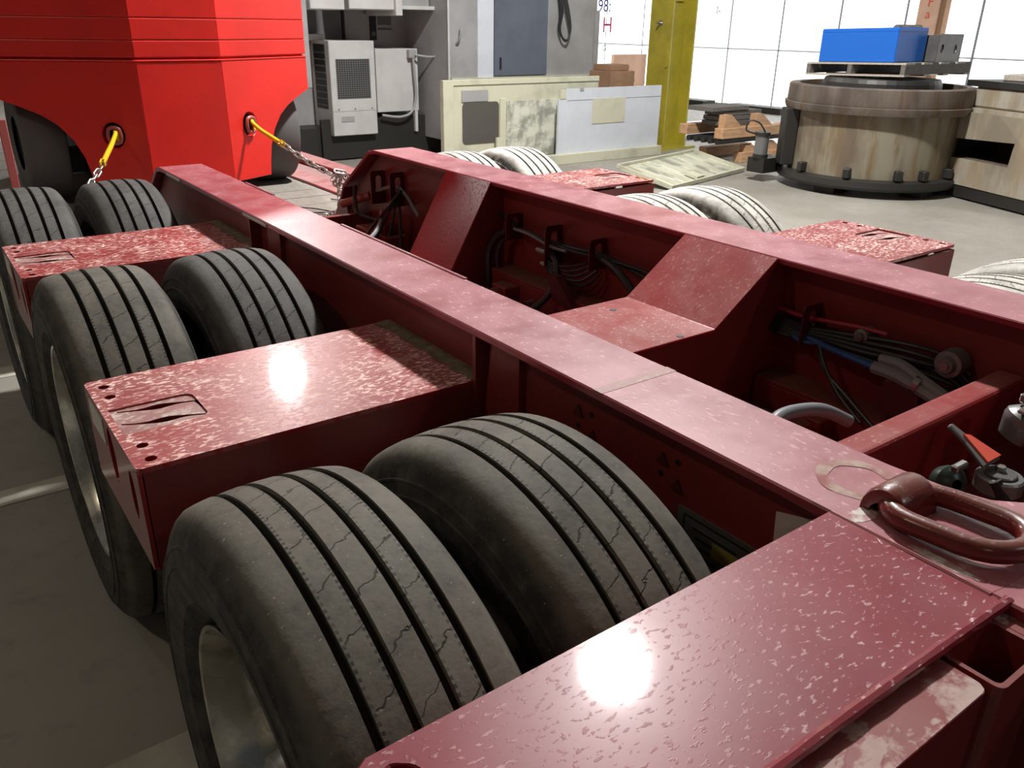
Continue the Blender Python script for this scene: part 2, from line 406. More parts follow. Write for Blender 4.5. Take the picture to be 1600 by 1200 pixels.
# translucent wall: pane by pane
win = struct(boxo('window_1', (X1+.03, X1+.06, 1.0, 20.4, .04, 3.55), M['frame']))
b = B(); pitch_y = 1.333; rows = ((.06, 1.175), (1.200, 2.35), (2.375, 3.54))
ys = [11.6+pitch_y*k for k in range(-8, 7)]
for y in ys:
    for z0, z1 in rows:
        p = B(); box(p, X1-.01, X1+.02, y+.03, y+pitch_y-.03, z0, z1); link('pane', p, M['pane'], win)
text('marker_writing', 'H', .52, (X1-.02, 17.05, 1.45), (0, -1, 0), (0, 0, 1), M['pinkink'], win)
text('marker_writing', '98:', .40, (X1-.02, 17.25, 1.93), (0, -1, 0), (0, 0, 1), M['blueink'], win)
text('marker_writing', 'G', .20, (X1-.02, 17.0, 1.02), (0, -1, 0), (0, 0, 1), M['frame'], win)
text('marker_writing', 'I-', .22, (X1-.02, 13.35, 1.88), (0, -1, 0), (0, 0, 1), M['frame'], win)

# lamps over the bay
for i, (loc, e) in enumerate(LAMPS):
    lt = area((loc[0], loc[1], loc[2]-.004), e, .50, (1.0, .84, .62) if i in (2, 5) else (1.0, .975, .95))
    labs = ['round high bay lamp above the trailer wheels', 'round high bay lamp above the far machine', 'round high bay lamp over the open floor left of the trailer', 'round high bay lamp over the far left bay', 'round high bay lamp behind the photographer on the right', 'round high bay lamp behind the photographer on the left', 'round high bay lamp above the rusty round casting']
    t = thing('high_bay_lamp', (loc[0], loc[1], loc[2]), labs[i], 'lamp')
    p = B(); lathe(p, [(0, .30), (.02, .31), (.22, .10), (.40, .09), (.42, .02)], loc, 'z', 32); link('lamp_shade', p, M['greycab'], t, smooth=True)
    p = B(); cyl(p, Vector(loc)+Vector((0, 0, .41)), (loc[0], loc[1], ZC), .012, 8); link('suspension_rod', p, M['steel'], t)
    lt.parent = t; lt.location = (0, 0, -.004)

# ================================================================== TRAILER
D = 1.015
T = thing('lowboy_trailer', (1.553, 2.4, 0), 'long dark red lowboy trailer with dusty twin beams and six dual wheels', 'trailer')
YE = [(-.9, D), (3.93, D), (3.99, D-.012), (4.33, .78), (4.44, .60), (4.46, .50)]
def beam(x0, x1, w0, w1):
    b = B(); sweep_profile(b, YE, .018, x0, x1)
    o = link('beam_flange', b, M['beam'], T, bevel=.003)
    for xw in (w0, w1):
        p = B(); pr_ = [(-.9, .998), (3.90, .998), (3.97, .985), (4.29, .76), (4.40, .58), (4.42, .45), (4.42, .42), (-.9, .42)]
        prism(p, pr_, (xw-.005, 0, 0), EY, EZ, (.01, 0, 0)); link('beam_web', p, M['red'], T)
    boxo('beam_bottom_flange', (x0, x1, -.9, 4.42, .405, .42), M['reddark'], T)
beam(.922, 1.113, .965, 1.075)
beam(1.978, 2.208, 2.045, 2.145)
# reflective strips on the beam web
for (y0, y1) in ((3.60, 3.80), (2.62, 2.84)):
    boxo('reflector_strip', (.9185, .9215, y0, y1, .999, 1.008), M['sticker'], T)
# raised weld seam along the inner edge
boxo('weld_lip', (1.106, 1.117, 1.72, 2.46, D-.004, D+.0035), M['beam'], T, bevel=.002)
boxo('weld_lip', (1.106, 1.117, 3.05, 3.35, D-.004, D+.0035), M['beam'], T, bevel=.002)
boxo('butt_weld', (.923, 1.112, .985, 1.010, D-.001, D+.0006), M['slot'], T)

def s_slot(cx, cy, L, w, sgn, ends):
    """slot swollen in the middle with thin tails that bend away"""
    n = 14; A = []; Z = []
    for i in range(n+1):
        t = -1+2*i/n; x = cx+t*L/2
        off = sgn*(ends*(t*abs(t))*.5)
        h = w*(.26+.74*math.exp(-(t/.38)**2))
        A.append((x, cy+off+h/2)); Z.append((x, cy+off-h/2))
    return A+Z[::-1]
def outrigger(xt, xw, y0, y1, z, dep, side):
    """xt tip x, xw beam web x, side -1 left / +1 right"""
    s = 1 if xw > xt else -1
    L = abs(xw-xt); H = y1-y0
    # (u along from tip to web, v along y)
    k = H/.467
    holes = [circ(.033, y0+k*.031, .011), circ(.033, y0+k*.093, .011), circ(.032, y0+k*.358, .011), circ(.032, y0+k*.420, .011)]
    rec = rrect(.014, .178, y0+k*.155, y0+k*.290, .022, 4, (1, 0, 0, 1))
    b = B(); outer = rrect(0, L, y0, y1, .012, 3, (0, 1, 1, 0))
    plate(b, outer, holes+[rec], (xt, 0, z), EX*s, EY, .010)
    o = link('outrigger_top', b, M['outrigger'], T, bevel=0)
    b = B(); plate(b, rrect(.010, .182, y0+k*.150, y0+k*.295, .022, 4, (1, 0, 0, 1)), [s_slot(.105, y0+k*.262, .155, .024, -1 if s > 0 else 1, .035), s_slot(.100, y0+k*.192, .155, .024, 1 if s > 0 else -1, -.045)], (xt, 0, z-.004), EX*s, EY, .008)
    link('slot_plate', b, M['slot'], o)
    # end face with two oval slots
    b = B(); plate(b, rrect(y0, y1, z-.215, z-.008, .006, 2), [circ(y0+.070, z-.085, .022, .052, 16), circ(y0+.235, z-.075, .030, .062, 16)], (xt, 0, 0), EY, EZ, .010*(-1 if s > 0 else 1))
    for v in b.verts:
        if s < 0: pass
    e = link('outrigger_end_plate', b, M['outrigger'], T)
    boxo('reflector', (xt-.002 if s > 0 else xt, xt if s > 0 else xt+.013, y0+.285, y0+.415, z-.075, z-.016), M['sticker'], e)
    # tapered side plates
    for yy in (y0, y1-.010):
        b = B(); prism(b, [(.008, z-.010), (L, z-.010), (L, z-.42), (.12*L+.1, z-.33), (.008, z-.215)], (xt, yy, 0), EX*s, EZ, (0, .010, 0))
        link('outrigger_side_plate', b, M['red'], T)
    b = B(); prism(b, [(.008, z-.215), (.12*L+.1, z-.33), (L, z-.42), (L, z-.41), (.12*L+.1, z-.32), (.008, z-.205)], (xt, y0+.01, 0), EX*s, EZ, (0, H-.02, 0))
    link('outrigger_bottom_plate', b, M['reddark'], T)
outrigger(.214, .960, 1.405, 1.866, .89, .2, -1)
outrigger(.217, .960, 2.800, 3.262, .895, .2, -1)
outrigger(2.905, 2.150, 1.365, 1.825, .93, .2, 1)
outrigger(2.905, 2.150, 2.830, 3.235, .935, .2, 1)
# gusset walls beside the outriggers, closing the beam recess
for y in (2.795,):
    boxo('gusset', (.924, .960, y, y+.012, .60, .997), M['red'], T)
boxo('gusset', (.924, .960, 1.395, 1.407, .60, .997), M['red'], T)
for y in (2.575, 1.262):
    b = B(); prism(b, [(y, .99), (y+.10, .99), (y+.13, .80), (y+.10, .62), (y, .62)], (.944, 0, 0), EY, EZ, (.016, 0, 0)); link('web_doubler', b, M['red'], T)
# grime pile where outrigger meets web
for y0, y1, z in ((1.41, 1.86, .8905), (2.805, 3.258, .8955)):
    b = B(); n = 14
    prev = None
    for i in range(n):
        a = y0+(y1-y0)*i/(n-1); wd = .035+.02*random.random()
        cur = [b.verts.new((.962, a, z+.004)), b.verts.new((.962-wd*.4, a, z+.006)), b.verts.new((.962-wd, a, z+.0008))]
        if prev:
            for k in range(2): b.faces.new((prev[k], prev[k+1], cur[k+1], cur[k]))
        prev = cur
    link('dirt_fillet', b, noisy('grimy_dirt', (.13, .10, .06), (.24, .19, .13), 30, .9) if y0 < 2 else bpy.data.materials['grimy_dirt'], T, kind='stuff')

# cross members between the beams
def cross_box(y0, y1, zf, xs, th=.012):
    b = B(); prism(b, [(1.08, zf), (xs, zf), (1.976, D-.001), (1.976, D-.02), (xs+.004, zf-.014), (1.08, zf-.014)], (0, y0, 0), EX, EZ, (0, y1-y0, 0))
    link('cross_member_top', b, M['cross'], T, bevel=.002)
    for y in (y0, y1-.012):
        b = B(); prism(b, [(1.08, zf-.014), (xs, zf-.014), (1.976, D-.02), (2.04, D-.02), (2.04, .5), (1.08, .5)], (0, y, 0), EX, EZ, (0, .012, 0))
        link('cross_member_side', b, M['red'], T)
cross_box(1.412, 1.772, .845, 1.736)
# second one dives deeper
b = B(); prism(b, [(1.08, .655), (1.768, .655), (1.976, D-.001), (1.976, D-.02), (1.775, .64), (1.08, .64)], (0, 2.862, 0), EX, EZ, (0, .352, 0)); link('cross_member_top', b, M['cross'], T, bevel=.002)
for y in (2.862, 3.202):
    b = B(); prism(b, [(1.08, .64), (1.775, .64), (1.976, D-.02), (2.04, D-.02), (2.04, .42), (1.08, .42)], (0, y, 0), EX, EZ, (0, .012, 0)); link('cross_member_side', b, M['red'], T)
for y in (1.70, 1.43):
    b = B(); cyl(b, (1.616, y, .8445), (1.616, y, .8462), .010, 14); link('drain_hole', b, M['black'], T)
# tube crossbeam
b = B(); box(b, 1.08, 2.04, .722, .790, .70, .873); link('crossbeam', b, M['cross'], T, bevel=.012, seg=3)
# bulkhead at the far end between beams
boxo('end_crossmember', (1.08, 2.04, 4.10, 4.14, .45, .66), M['red'], T)
b = B(); cyl(b, (1.93, 4.25, .690), (2.045, 4.13, .745), .022, 16); link('air_tank_stub', b, M['pinkred'], T, smooth=True)
b = B(); prism(b, [(4.24, .715), (4.33, .70), (4.44, .50), (4.17, .50)], (1.95, 0, 0), EY, EZ, (.012, 0, 0)); link('end_guard_plate', b, M['red'], T)
# axles and suspension seen between the beams
TY = (.931, 2.357, 3.763)
for y in TY:
    b = B(); cyl(b, (.5, y, .499), (2.6, y, .499), .064, 20); link('axle', b, M['reddark'], T, smooth=True)
    for x in (1.30, 1.80):
        b = B(); box(b, x-.05, x+.05, y-.25, y+.30, .56, .62); link('suspension_arm', b, M['reddark'], T, bevel=.01)
        b = B(); lathe(b, [(-.08, .02), (-.08, .085), (-.01, .10), (.0, .115), (.01, .10), (.08, .085), (.08, .02)], (x+.06, y+.36, .50), 'x', 20); link('brake_chamber', b, M['rubber'], T, smooth=True)
# ledge along the right beam, dusty brown top
b = B(); box(b, 1.93, 2.041, .83, 1.40, .655, .668); box(b, 1.93, 1.942, .83, 1.40, .50, .655); link('inner_ledge', b, M['reddark'], T, bevel=.002)
b = B(); box(b, 1.93, 2.041, 1.79, 2.82, .655, .668); box(b, 1.93, 1.942, 1.79, 2.82, .50, .655); link('inner_ledge', b, M['reddark'], T, bevel=.002)
for y in (2.64, 1.17):
    b = B(); box(b, 1.86, 1.93, y-.05, y+.05, .55, .64); lathe(b, [(-.06, .01), (-.06, .035), (0, .042), (.0, .01)], (1.86, y, .595), 'x', 14); link('brake_valve', b, M['reddark'], T, bevel=.004)
b = B(); cyl(b, (1.86, 2.46, .60), (1.90, 2.46, .60), .022, 14); cyl(b, (1.87, 2.46, .52), (1.87, 2.46, .62), .009, 10); link('clevis', b, M['steel'], T)
b = B(); prism(b, [(2.22, .655), (2.34, .655), (2.37, .75), (2.32, .75)], (1.90, 0, 0), EY, EZ, (.03, 0, 0)); link('shackle_bracket', b, M['bracket'], T)

# slotted hose brackets on the inner web (short plates standing off the web)
def hanger(y, z0, z1, big=False):
    wd = .085
    out = rrect(0, wd, 0, z1-z0, .012, 3, (1, 1, 0, 0))
    sl = rrect(.028, .060, (z1-z0)*.40, (z1-z0)*.86, .0155, 4)
    b = B(); plate(b, out, [sl], (2.041-wd, y, z0), EX, EZ, .006); link('hose_bracket', b, M['bracket'], T)
for y, z0, z1 in ((2.72, .795, .905), (2.46, .745, .905), (2.20, .79, .905), (1.285, .79, .905), (3.72, .76, .93), (3.93, .74, .91)):
    hanger(y, z0, z1)
# hoses and cables (y, z along the inner web)
xw = 2.02
hose('electric_cable', [(xw, 2.86, .875), (xw, 2.76, .858), (xw-.02, 2.70, .842), (xw-.03, 2.55, .842), (xw-.02, 2.45, .838), (xw-.03, 2.30, .846), (xw-.02, 2.19, .850), (xw-.02, 2.05, .835), (xw-.02, 1.9, .81), (xw, 1.77, .78)], .008, M['hose'], T)
hose('electric_cable', [(xw-.03, 2.72, .850), (xw-.035, 2.60, .852), (xw-.03, 2.46, .838), (xw-.04, 2.32, .836), (xw-.03, 2.19, .84), (xw-.03, 2.0, .845), (xw-.02, 1.77, .83)], .007, M['hose'], T)
hose('air_line', [(xw-.04, 2.70, .848), (xw-.045, 2.58, .846), (xw-.04, 2.46, .826), (xw-.05, 2.35, .830)], .006, M['hosegrey'], T)
hose('hydraulic_hose', [(xw-.03, 2.73, .835), (xw-.05, 2.80, .80), (xw-.08, 2.82, .74), (xw-.10, 2.80, .66), (xw-.1, 2.78, .5)], .014, M['hose'], T)
hose('hydraulic_hose', [(xw-.01, 2.72, .825), (xw-.03, 2.78, .79), (xw-.06, 2.79, .72), (xw-.07, 2.76, .6)], .010, M['hose'], T)
hose('hydraulic_hose', [(xw-.02, 2.50, .80), (xw-.04, 2.44, .79), (xw-.06, 2.39, .765), (xw-.09, 2.36, .71), (xw-.16, 2.36, .64), (xw-.28, 2.40, .58), (xw-.42, 2.46, .56)], .013, M['hose'], T)
hose('grey_conduit', [(1.735, 2.30, .648), (1.68, 2.33, .625), (1.60, 2.37, .60), (1.50, 2.42, .585)], .012, M['hosegrey'], T)
hose('hydraulic_hose', [(xw-.02, 2.20, .84), (xw-.05, 2.08, .83), (xw-.07, 1.98, .79), (xw-.07, 1.92, .73), (xw-.05, 1.90, .66)], .014, M['hose'], T)
for k in range(5):
    hose('air_line', [(xw-.02, 2.26-.02*k, .80-.004*k), (xw-.05, 2.33-.02*k, .775-.014*k), (xw-.06, 2.40, .765-.012*k), (xw-.05, 2.46, .77-.01*k)], .005, M['hose'], T, n=5, seg=6)
for k, (y, z) in enumerate(((2.53, .795), (2.50, .745))):
    b = B(); cyl(b, (xw-.04, y, z), (xw-.04, y-.05, z), .014, 14); cyl(b, (xw-.04, y+.012, z), (xw-.04, y, z), .010, 6); link('brass_fitting', b, M['steel'], T, smooth=False)
# first bay near the forklift
hose('grey_conduit', [(xw-.02, 4.0, .82), (xw-.03, 3.93, .81), (xw-.03, 3.80, .845), (xw-.02, 3.70, .86)], .010, M['hosegrey'], T)
for k in range(4):
    hose('hydraulic_hose', [(xw-.03, 3.70-.01*k, .85), (xw-.05-.02*k, 3.66, .78), (xw-.08-.03*k, 3.60+.04*k, .68), (xw-.14-.04*k, 3.50+.08*k, .58)], .008, M['hose'], T)
hose('hydraulic_hose', [(xw-.02, 3.70, .855), (xw-.02, 3.62, .82), (xw-.02, 3.58, .79), (xw-.03, 3.5, .75)], .009, M['hosegrey'], T)
hose('grey_conduit', [(1.70, 3.52, .66), (1.78, 3.58, .67), (1.86, 3.66, .70), (1.92, 3.75, .74)], .011, M['hosegrey'], T)
hose('hydraulic_hose', [(xw-.05, 4.15, .80), (xw-.08, 4.1, .74), (xw-.10, 4.02, .68), (xw-.05, 3.9, .66)], .012, M['hose'], T)
b = B(); box(b, 1.86, 1.99, 3.60, 3.95, .56, .64); box(b, 1.88, 1.96, 3.66, 3.74, .64, .69); link('valve_block', b, M['reddark'], T, bevel=.006)
# cable bundle in the near bay
def B3(a): return [(xw+dx, y, z) for dx, y, z in a]
hose('red_air_line', B3([(0, 1.43, .86), (-.01, 1.33, .857), (-.02, 1.22, .872), (-.02, 1.13, .882), (-.02, 1.06, .885)]), .006, M['redhose'], T)
for k in range(7):
    hose('black_cable', B3([(-.005*k, 1.44, .835-.006*k), (-.02-.004*k, 1.36, .836-.006*k), (-.03-.004*(k % 3), 1.28, .838-.006*k), (-.03-.006*(k % 4), 1.15-.01*k, .857-.010*k), (-.02-.01*(k % 3), 1.0-.015*k, .875-.014*k), (0-.01*(k % 2), .90-.01*k, .868-.018*k), (0, .84, .84-.02*k)]), .0065, M['hose'], T)
hose('blue_air_line', B3([(-.02, 1.40, .812), (-.03, 1.33, .822), (-.035, 1.28, .812), (-.04, 1.22, .805), (-.05, 1.12, .802), (-.055, 1.05, .80)]), .009, M['bluehose'], T)
hose('blue_air_line', B3([(-.03, 1.345, .812), (-.045, 1.31, .800), (-.04, 1.27, .800), (-.035, 1.23, .812)]), .007, M['bluehose'], T)
hose('grey_conduit', B3([(-.055, 1.06, .80), (-.06, .99, .80), (-.065, .93, .79), (-.07, .86, .775)]), .017, M['hosegrey'], T)
hose('grey_conduit', B3([(-.045, 1.05, .826), (-.05, .99, .828), (-.055, .93, .81), (-.06, .82, .775)]), .015, M['hosegrey'], T)
b = B(); cyl(b, (1.955, .945, .80), (1.958, .93, .795), .024, 16); link('hose_clamp', b, M['steel'], T)
for k in range(2):
    hose('black_cable', B3([(-.04, 1.24, .81), (-.06, 1.20, .76-.01*k), (-.08, 1.13-.03*k, .70), (-.10, 1.04-.04*k, .655)]), .006, M['hose'], T)
for (y, z, r) in ((1.125, .862, .020), (.885, .862, .034)):
    b = B(); lathe(b, [(-.03, .005), (-.03, r*.55), (-.018, r*.7), (-.016, r), (0, r*1.05), (.03, r*1.05)], (xw-.02, y, z), 'x', 20); link('pressure_valve', b, M['castgrey'], T, smooth=True)
    b = B(); cyl(b, (xw-.055, y, z), (xw-.048, y, z), r*.35, 6); link('valve_nut', b, M['steel'], T)
b = B(); prism(b, [(.92, .69), (1.02, .69), (1.02, .78), (.97, .80), (.92, .78)], (1.95, 0, 0), EY, EZ, (.02, 0, 0)); link('cable_bracket', b, M['bracket'], T, bevel=.003)
# thick grey hose rising beside the crossbeam
hose('grey_hose', [(1.215, .80, .80), (1.22, .83, .865), (1.26, .86, .905), (1.32, .87, .915), (1.42, .86, .90), (1.50, .84, .86)], .014, M['hosegrey'], T, seg=12)

# front plate (A) with its near strip, pocket and neck
zt = D
out = [(.217, .511), (.205, .503), (.202, .49), (.202, .30), (.915, .285), (.922, .292), (.922, .519)]
b = B(); plate(b, [(x, y) for x, y in out], [circ(.237, .4925-.022, .013, .02, 16, .5)], (0, 0, zt), EX, EY, .012); fp = link('front_plate', b, M['deck_front'], T, bevel=.002)
b = B(); tube(b, spline([(.9215, .515, D-.001), (.921, .45, D-.001), (.920, .38, D), (.919, .30, D-.001)], 10), .0035, 6); link('weld_bead', b, M['beam'], T, smooth=True)
b = B(); tube(b, spline([(.205, .303, D-.004), (.40, .291, D-.003), (.62, .290, D-.004), (.80, .287, D-.003), (.93, .284, D-.004)], 14), lambda t: .0072+.0005*math.sin(t*90), 8); link('weld_bead', b, M['front'] if 'front' in M else M['deck_front'], T, smooth=True)
boxo('front_plate_wall', (.215, .922, .49, .502, .80, D-.012), M['red'], T)
boxo('front_plate_wall', (.215, .227, .30, .49, .80, D-.012), M['red'], T)
b = B(); plate(b, rrect(.21, .785, .232, .300, .012, 4, (0, 0, 0, 1)), [], (0, 0, 1.0), EX, EY, .012); link('front_strip', b, M['strip'], T, bevel=.003)
boxo('front_cross_wall', (.21, .792, .236, .246, .62, .988), M['reddark'], T)
# stake pocket: open square tube
b = B(); plate(b, rrect(.793, .898, .222, .290, .010, 3), [rrect(.799, .892, .228, .284, .007, 3)], (0, 0, 1.0), EX, EY, .30); link('stake_pocket', b, M['red'], T)
b = B(); plate(b, rrect(.900, 1.30, .12, .292, .004, 2), [], (0, 0, .999), EX, EY, .012); link('neck_plate', b, M['strip'], T, bevel=.002)
# widened neck plate under the ring
neck = [(.9235, .300), (.95, .296), (1.05, .292), (1.4, .292), (1.4, .335), (1.22, .352), (1.165, .376), (1.135, .405), (1.118, .46), (1.110, .548), (.9235, .548)]
b = B(); plate(b, neck, [circ(.9385, .3215, .0078, .0078, 14)], (0, 0, D+.0004), EX, EY, .0195); link('ring_base_plate', b, M['beam'], T, bevel=.001)
# pale worn arc where the ring used to drop
def arc_mark(cx, cy, rx, ry, a0, a1, wd):
    b = B(); prev = None
    for i in range(25):
        t = math.radians(a0+(a1-a0)*i/24); w_ = wd*(.85+.12*math.sin(i*1.1))
        c = [b.verts.new((cx+(rx+s*w_)*math.cos(t), cy+(ry+s*w_)*math.sin(t), D+(.0009 if i else .0009))) for s in (-.5, .5)]
        if prev: b.faces.new((prev[0], prev[1], c[1], c[0]))
        prev = c
    link('worn_mark', b, bpy.data.materials.get('scuffed_dust') or noisy('scuffed_dust', (.50, .40, .33), (.34, .12, .12), 18, .85, .35, .65), T, kind='stuff')
arc_mark(1.030, .545, .050, .050, -35, 225, .022)
random.seed(5)
for cx_, cy_, rx_, ry_ in ((.934, .366, .0085, .045), (.950, .484, .026, .015)):
    b = B(); b.faces.new([b.verts.new((cx_+rx_*k_*math.cos(t_), cy_+ry_*k_*math.sin(t_), D+.0009)) for t_, k_ in [(2*PI*n_/26, random.uniform(.8, 1.08)) for n_ in range(26)]])
    link('worn_mark', b, bpy.data.materials.get('pale_worn_primer') or noisy('pale_worn_primer', (.74, .70, .64), (.50, .30, .28), 45, .8, .4, .6), T, kind='stuff')
# ring: hinge saddle and oval link
def oval(cx, cy, hw, hl, n=10):
    p = []
    for a0_, yc in ((0, cy+hl-hw), (180, cy-hl+hw)):
        for i in range(n+1):
            t = math.radians(a0_+180*i/n); p.append((cx+hw*math.cos(t), yc+hw*math.sin(t)))
    return p
tilt = math.radians(1.5)
pth = []
for x, y in oval(1.002, .391, .052, .082, 10): pth.append(Vector((x+(y-.47)*-.10, y, D+.017+(.47-y)*math.tan(tilt))))
b = B(); tube(b, pth, .0148, 16, closed=True); rg = link('tie_down_ring', b, M['ring'], T, smooth=True)
b = B(); n = 16
prev = None
for i in range(n+1):
    t = PI*i/n; row = []
    for x, k in ((.966, 1.0), (.972, 1.08), (1.040, 1.08), (1.046, 1.0)):
        row.append(b.verts.new((x, .468+.033*k*math.cos(t), D+.040*k*math.sin(t))))
    row.append(b.verts.new((1.046, .468+.020*math.cos(t), D+.020*math.sin(t)))); row.append(b.verts.new((.966, .468+.020*math.cos(t), D+.020*math.sin(t))))
    if prev:
        for j in range(6): b.faces.new((prev[j], prev[(j+1) % 6], row[(j+1) % 6], row[j]))
    prev = row
link('ring_saddle', b, M['ring'], T, smooth=True)
# compartment floor and glad hands beyond the neck
boxo('neck_floor', (1.113, 2.04, .2, .72, .62, .64), M['reddark'], T)
b = B(); lathe(b, [(-.02, .01), (-.02, .030), (-.006, .034), (.004, .034), (.016, .022), (.02, .01)], (1.47, .60, .835), 'z', 24)
for v in b.verts:
    p = v.co-Vector((1.47, .60, .835)); p.rotate(Euler((math.radians(70), 0, math.radians(-25)))); v.co = p+Vector((1.47, .60, .835))
gh = link('gladhand_coupling', b, M['green'], T, smooth=True)
b = B(); box(b, 1.455, 1.495, .585, .60, .866, .880); link('coupling_latch', b, M['steel'], gh, bevel=.003)
b = B(); cyl(b, (1.655, .585, .765), (1.655, .585, .80), .045, 28); vb = link('valve_body', b, M['castgrey'], T, smooth=False, bevel=.004)
b = B(); cyl(b, (1.655, .585, .80), (1.655, .585, .806), .030, 28); link('valve_cap', b, M['plate'], vb, bevel=.002)
b = B(); cyl(b, (1.66, .59, .806), (1.66, .59, .816), .010, 6); link('spindle_nut', b, M['steel'], vb)
b = B(); prism(b, [(-.008, 0), (.008, 0), (.013, .06), (.034, .135), (-.034, .135), (-.013, .06)], (1.648, .70, .870), EX, Vector((.02, -.72, -.35)), (0, .004, -.010))
lv = link('valve_handle', b, M['castgrey'], T, bevel=.003)
b = B(); prism(b, [(-.006, .04), (.008, .05), (.029, .130), (-.024, .130)], (1.651, .698, .874), EX, Vector((.02, -.72, -.35)), (0, .001, -.004)); link('handle_label', b, M['handle_red'], lv)
b = B(); lathe(b, [(-.04, .01), (-.04, .030), (-.01, .042), (.0, .046), (.012, .046), (.03, .03), (.035, .01)], (1.80, .62, .86), 'z', 24)
for v in b.verts:
    p = v.co-Vector((1.80, .62, .86)); p.rotate(Euler((math.radians(20), math.radians(15), 0))); v.co = p+Vector((1.80, .62, .86))
g2 = link('gladhand_coupling', b, M['castgrey'], T, smooth=True)
b = B(); box(b, 1.755, 1.83, .60, .625, .895, .905); box(b, 1.79, 1.84, .61, .64, .905, .925); link('coupling_latch', b, M['steel'], g2, bevel=.003)
for x in (1.47, 1.62, 1.80):
    hose('air_hose', [(x, .58, .80), (x+.01, .54, .74), (x+.02, .48, .68), (x, .38, .645)], .013, M['hose'], T)

# data plate, sticker, bolts on the outer web
dp = boxo('data_plate', (.9565, .9598, .50, .812, .735, .862), M['plate'], T)
boxo('plate_border', (.9560, .9566, .515, .797, .850, .8535), M['black'], dp)
boxo('plate_border', (.9560, .9566, .7945, .797, .745, .853), M['black'], dp)
for k in range(7): boxo('plate_text_line', (.9560, .9566, .52+.0*k, .64-.006*(k % 3), .835-.012*k, .838-.012*k), M['black'], dp)
for k in range(5): boxo('plate_text_line', (.9560, .9566, .68, .775-.008*(k % 2), .832-.016*k, .836-.016*k), M['black'], dp)
boxo('plate_yellow_field', (.9558, .9564, .665, .73, .800, .828), M['yellowish'], dp)
b = B(); prism(b, [(.545, .968), (.622, .946), (.618, .88), (.50, .86), (.47, .968)], (.9578, 0, 0), EY, EZ, (.002, 0, 0)); st = link('paper_sticker', b, M['sticker'], T)
for y, z in ((.585, .93), (.575, .905), (.60, .897), (.592, .900)):
    b = B(); cyl(b, (.957, y, z), (.958, y, z), .0025, 8); link('sticker_spot', b, M['black'], st)
for (y, z) in ((1.086, .933), (1.042, .896), (.859, .930), (.821, .894)):
    b = B()
    prism(b, [(y-.014, z-.010), (y+.014, z-.010), (y+.006, z+.004), (y, z+.013), (y-.006, z+.004)], (.9555, 0, 0), EY, EZ, (.004, 0, 0)); link('weld_tab', b, M['bracket'], T)
for (y, z) in ((1.05, .938), (1.086, .901), (.825, .937), (.862, .900)):
    b = B(); cyl(b, (.9585, y, z), (.9600, y, z), .0055, 10); link('bolt_hole', b, M['black'], T)

# wheels --------------------------------------------------------
W, R = .305, .499
def tire_bm(c):
    g = .0062; dp_ = .014
    pos = [(-.0745, 1), (-.0280, 1), (.0280, 1), (.0745, 1)]
    pos = [-.0735, -.0262, .0262, .0735]   # groove centres
    prof = []
    def rad(x): return R-.010*(x/.12)**2
    side = [(.070, .290), (.090, .300), (.108, .305), (.128, .318), (.140, .342), (.143, .345), (.1425, .349), (.150, .380), (.1515, .404), (.1535, .406), (.1535, .410), (.1508, .412), (.148, .432), (.1495, .434), (.1490, .438), (.1455, .440), (.140, .455), (.131, .472), (.124, .481), (.114, .4885)]
    prof += [(-x, r) for x, r in side]
    x = -.10; prof.append((-.10, rad(.10)))
    for gc in pos:
        prof += [(gc-g, rad(gc)), (gc-g*.7, rad(gc)-dp_), (gc+g*.7, rad(gc)-dp_), (gc+g, rad(gc))]
        prof += [(gc+g+.014, rad(gc+g+.014))] if gc < .07 else []
    prof.append((.10, rad(.10)))
    prof += [(x, r) for x, r in side[::-1]]
    b = B(); lathe(b, prof, c, 'x', 112); return b
def rim_bm(c, s):
    """s=+1: dish opens towards -x"""
    P = [(-.112, .292), (-.122, .303), (-.130, .305), (-.128, .298), (-.112, .288), (-.095, .276), (-.06, .268), (.0, .262), (.065, .256), (.072, .240), (.066, .20), (.060, .12), (.06, .06)]
    b = B(); lathe(b, [(a*s, r) for a, r in P], c, 'x', 64)
    return b
def hub_bm(c, s):
    b = B(); lathe(b, [(a*s, r) for a, r in [(.06, .115), (.0, .11), (-.06, .095), (-.075, .085), (-.10, .08), (-.11, .06), (-.11, .01)]], c, 'x', 28); return b
TIRE = RIM = HUB = NUT = None
TM = {}
def put(src, name, parent, loc, m=None):
    o = bpy.data.objects.new(name, src); COL.objects.link(o); o.parent = parent
    o.location = Vector(loc)-WORLD[parent.name]; WORLD[o.name] = Vector(loc); return o
def tire_mesh(m):
    if m.name not in TM:
        b = tire_bm((0, 0, 0)); bmesh.ops.recalc_face_normals(b, faces=b.faces); me = bpy.data.meshes.new('tire'); b.to_mesh(me); b.free(); me.materials.append(m)
        for p in me.polygons: p.use_smooth = True
        me.set_sharp_from_angle(angle=math.radians(35)); TM[m.name] = me
    return TM[m.name]
def once(key, fn, m):
    if key not in TM:
        b = fn(); bmesh.ops.recalc_face_normals(b, faces=b.faces); me = bpy.data.meshes.new(key); b.to_mesh(me); b.free(); me.materials.append(m)
        for p in me.polygons: p.use_smooth = True
        me.set_sharp_from_angle(angle=math.radians(40)); TM[key] = me
    return TM[key]
def disc_bm():
    b = B(); hs = [circ(.19*math.cos(a), .19*math.sin(a), .024, .024, 12) for a in [2*PI*k/10 for k in range(10)]]
    plate(b, circ(0, 0, .25, .25, 40), hs, (0, 0, 0), EY, EZ, .012); return b
def nut_bm():
    b = B(); cyl(b, (0, 0, 0), (-.035, 0, 0), .017, 6); cyl(b, (-.035, 0, 0), (-.045, 0, 0), .010, 8); return b
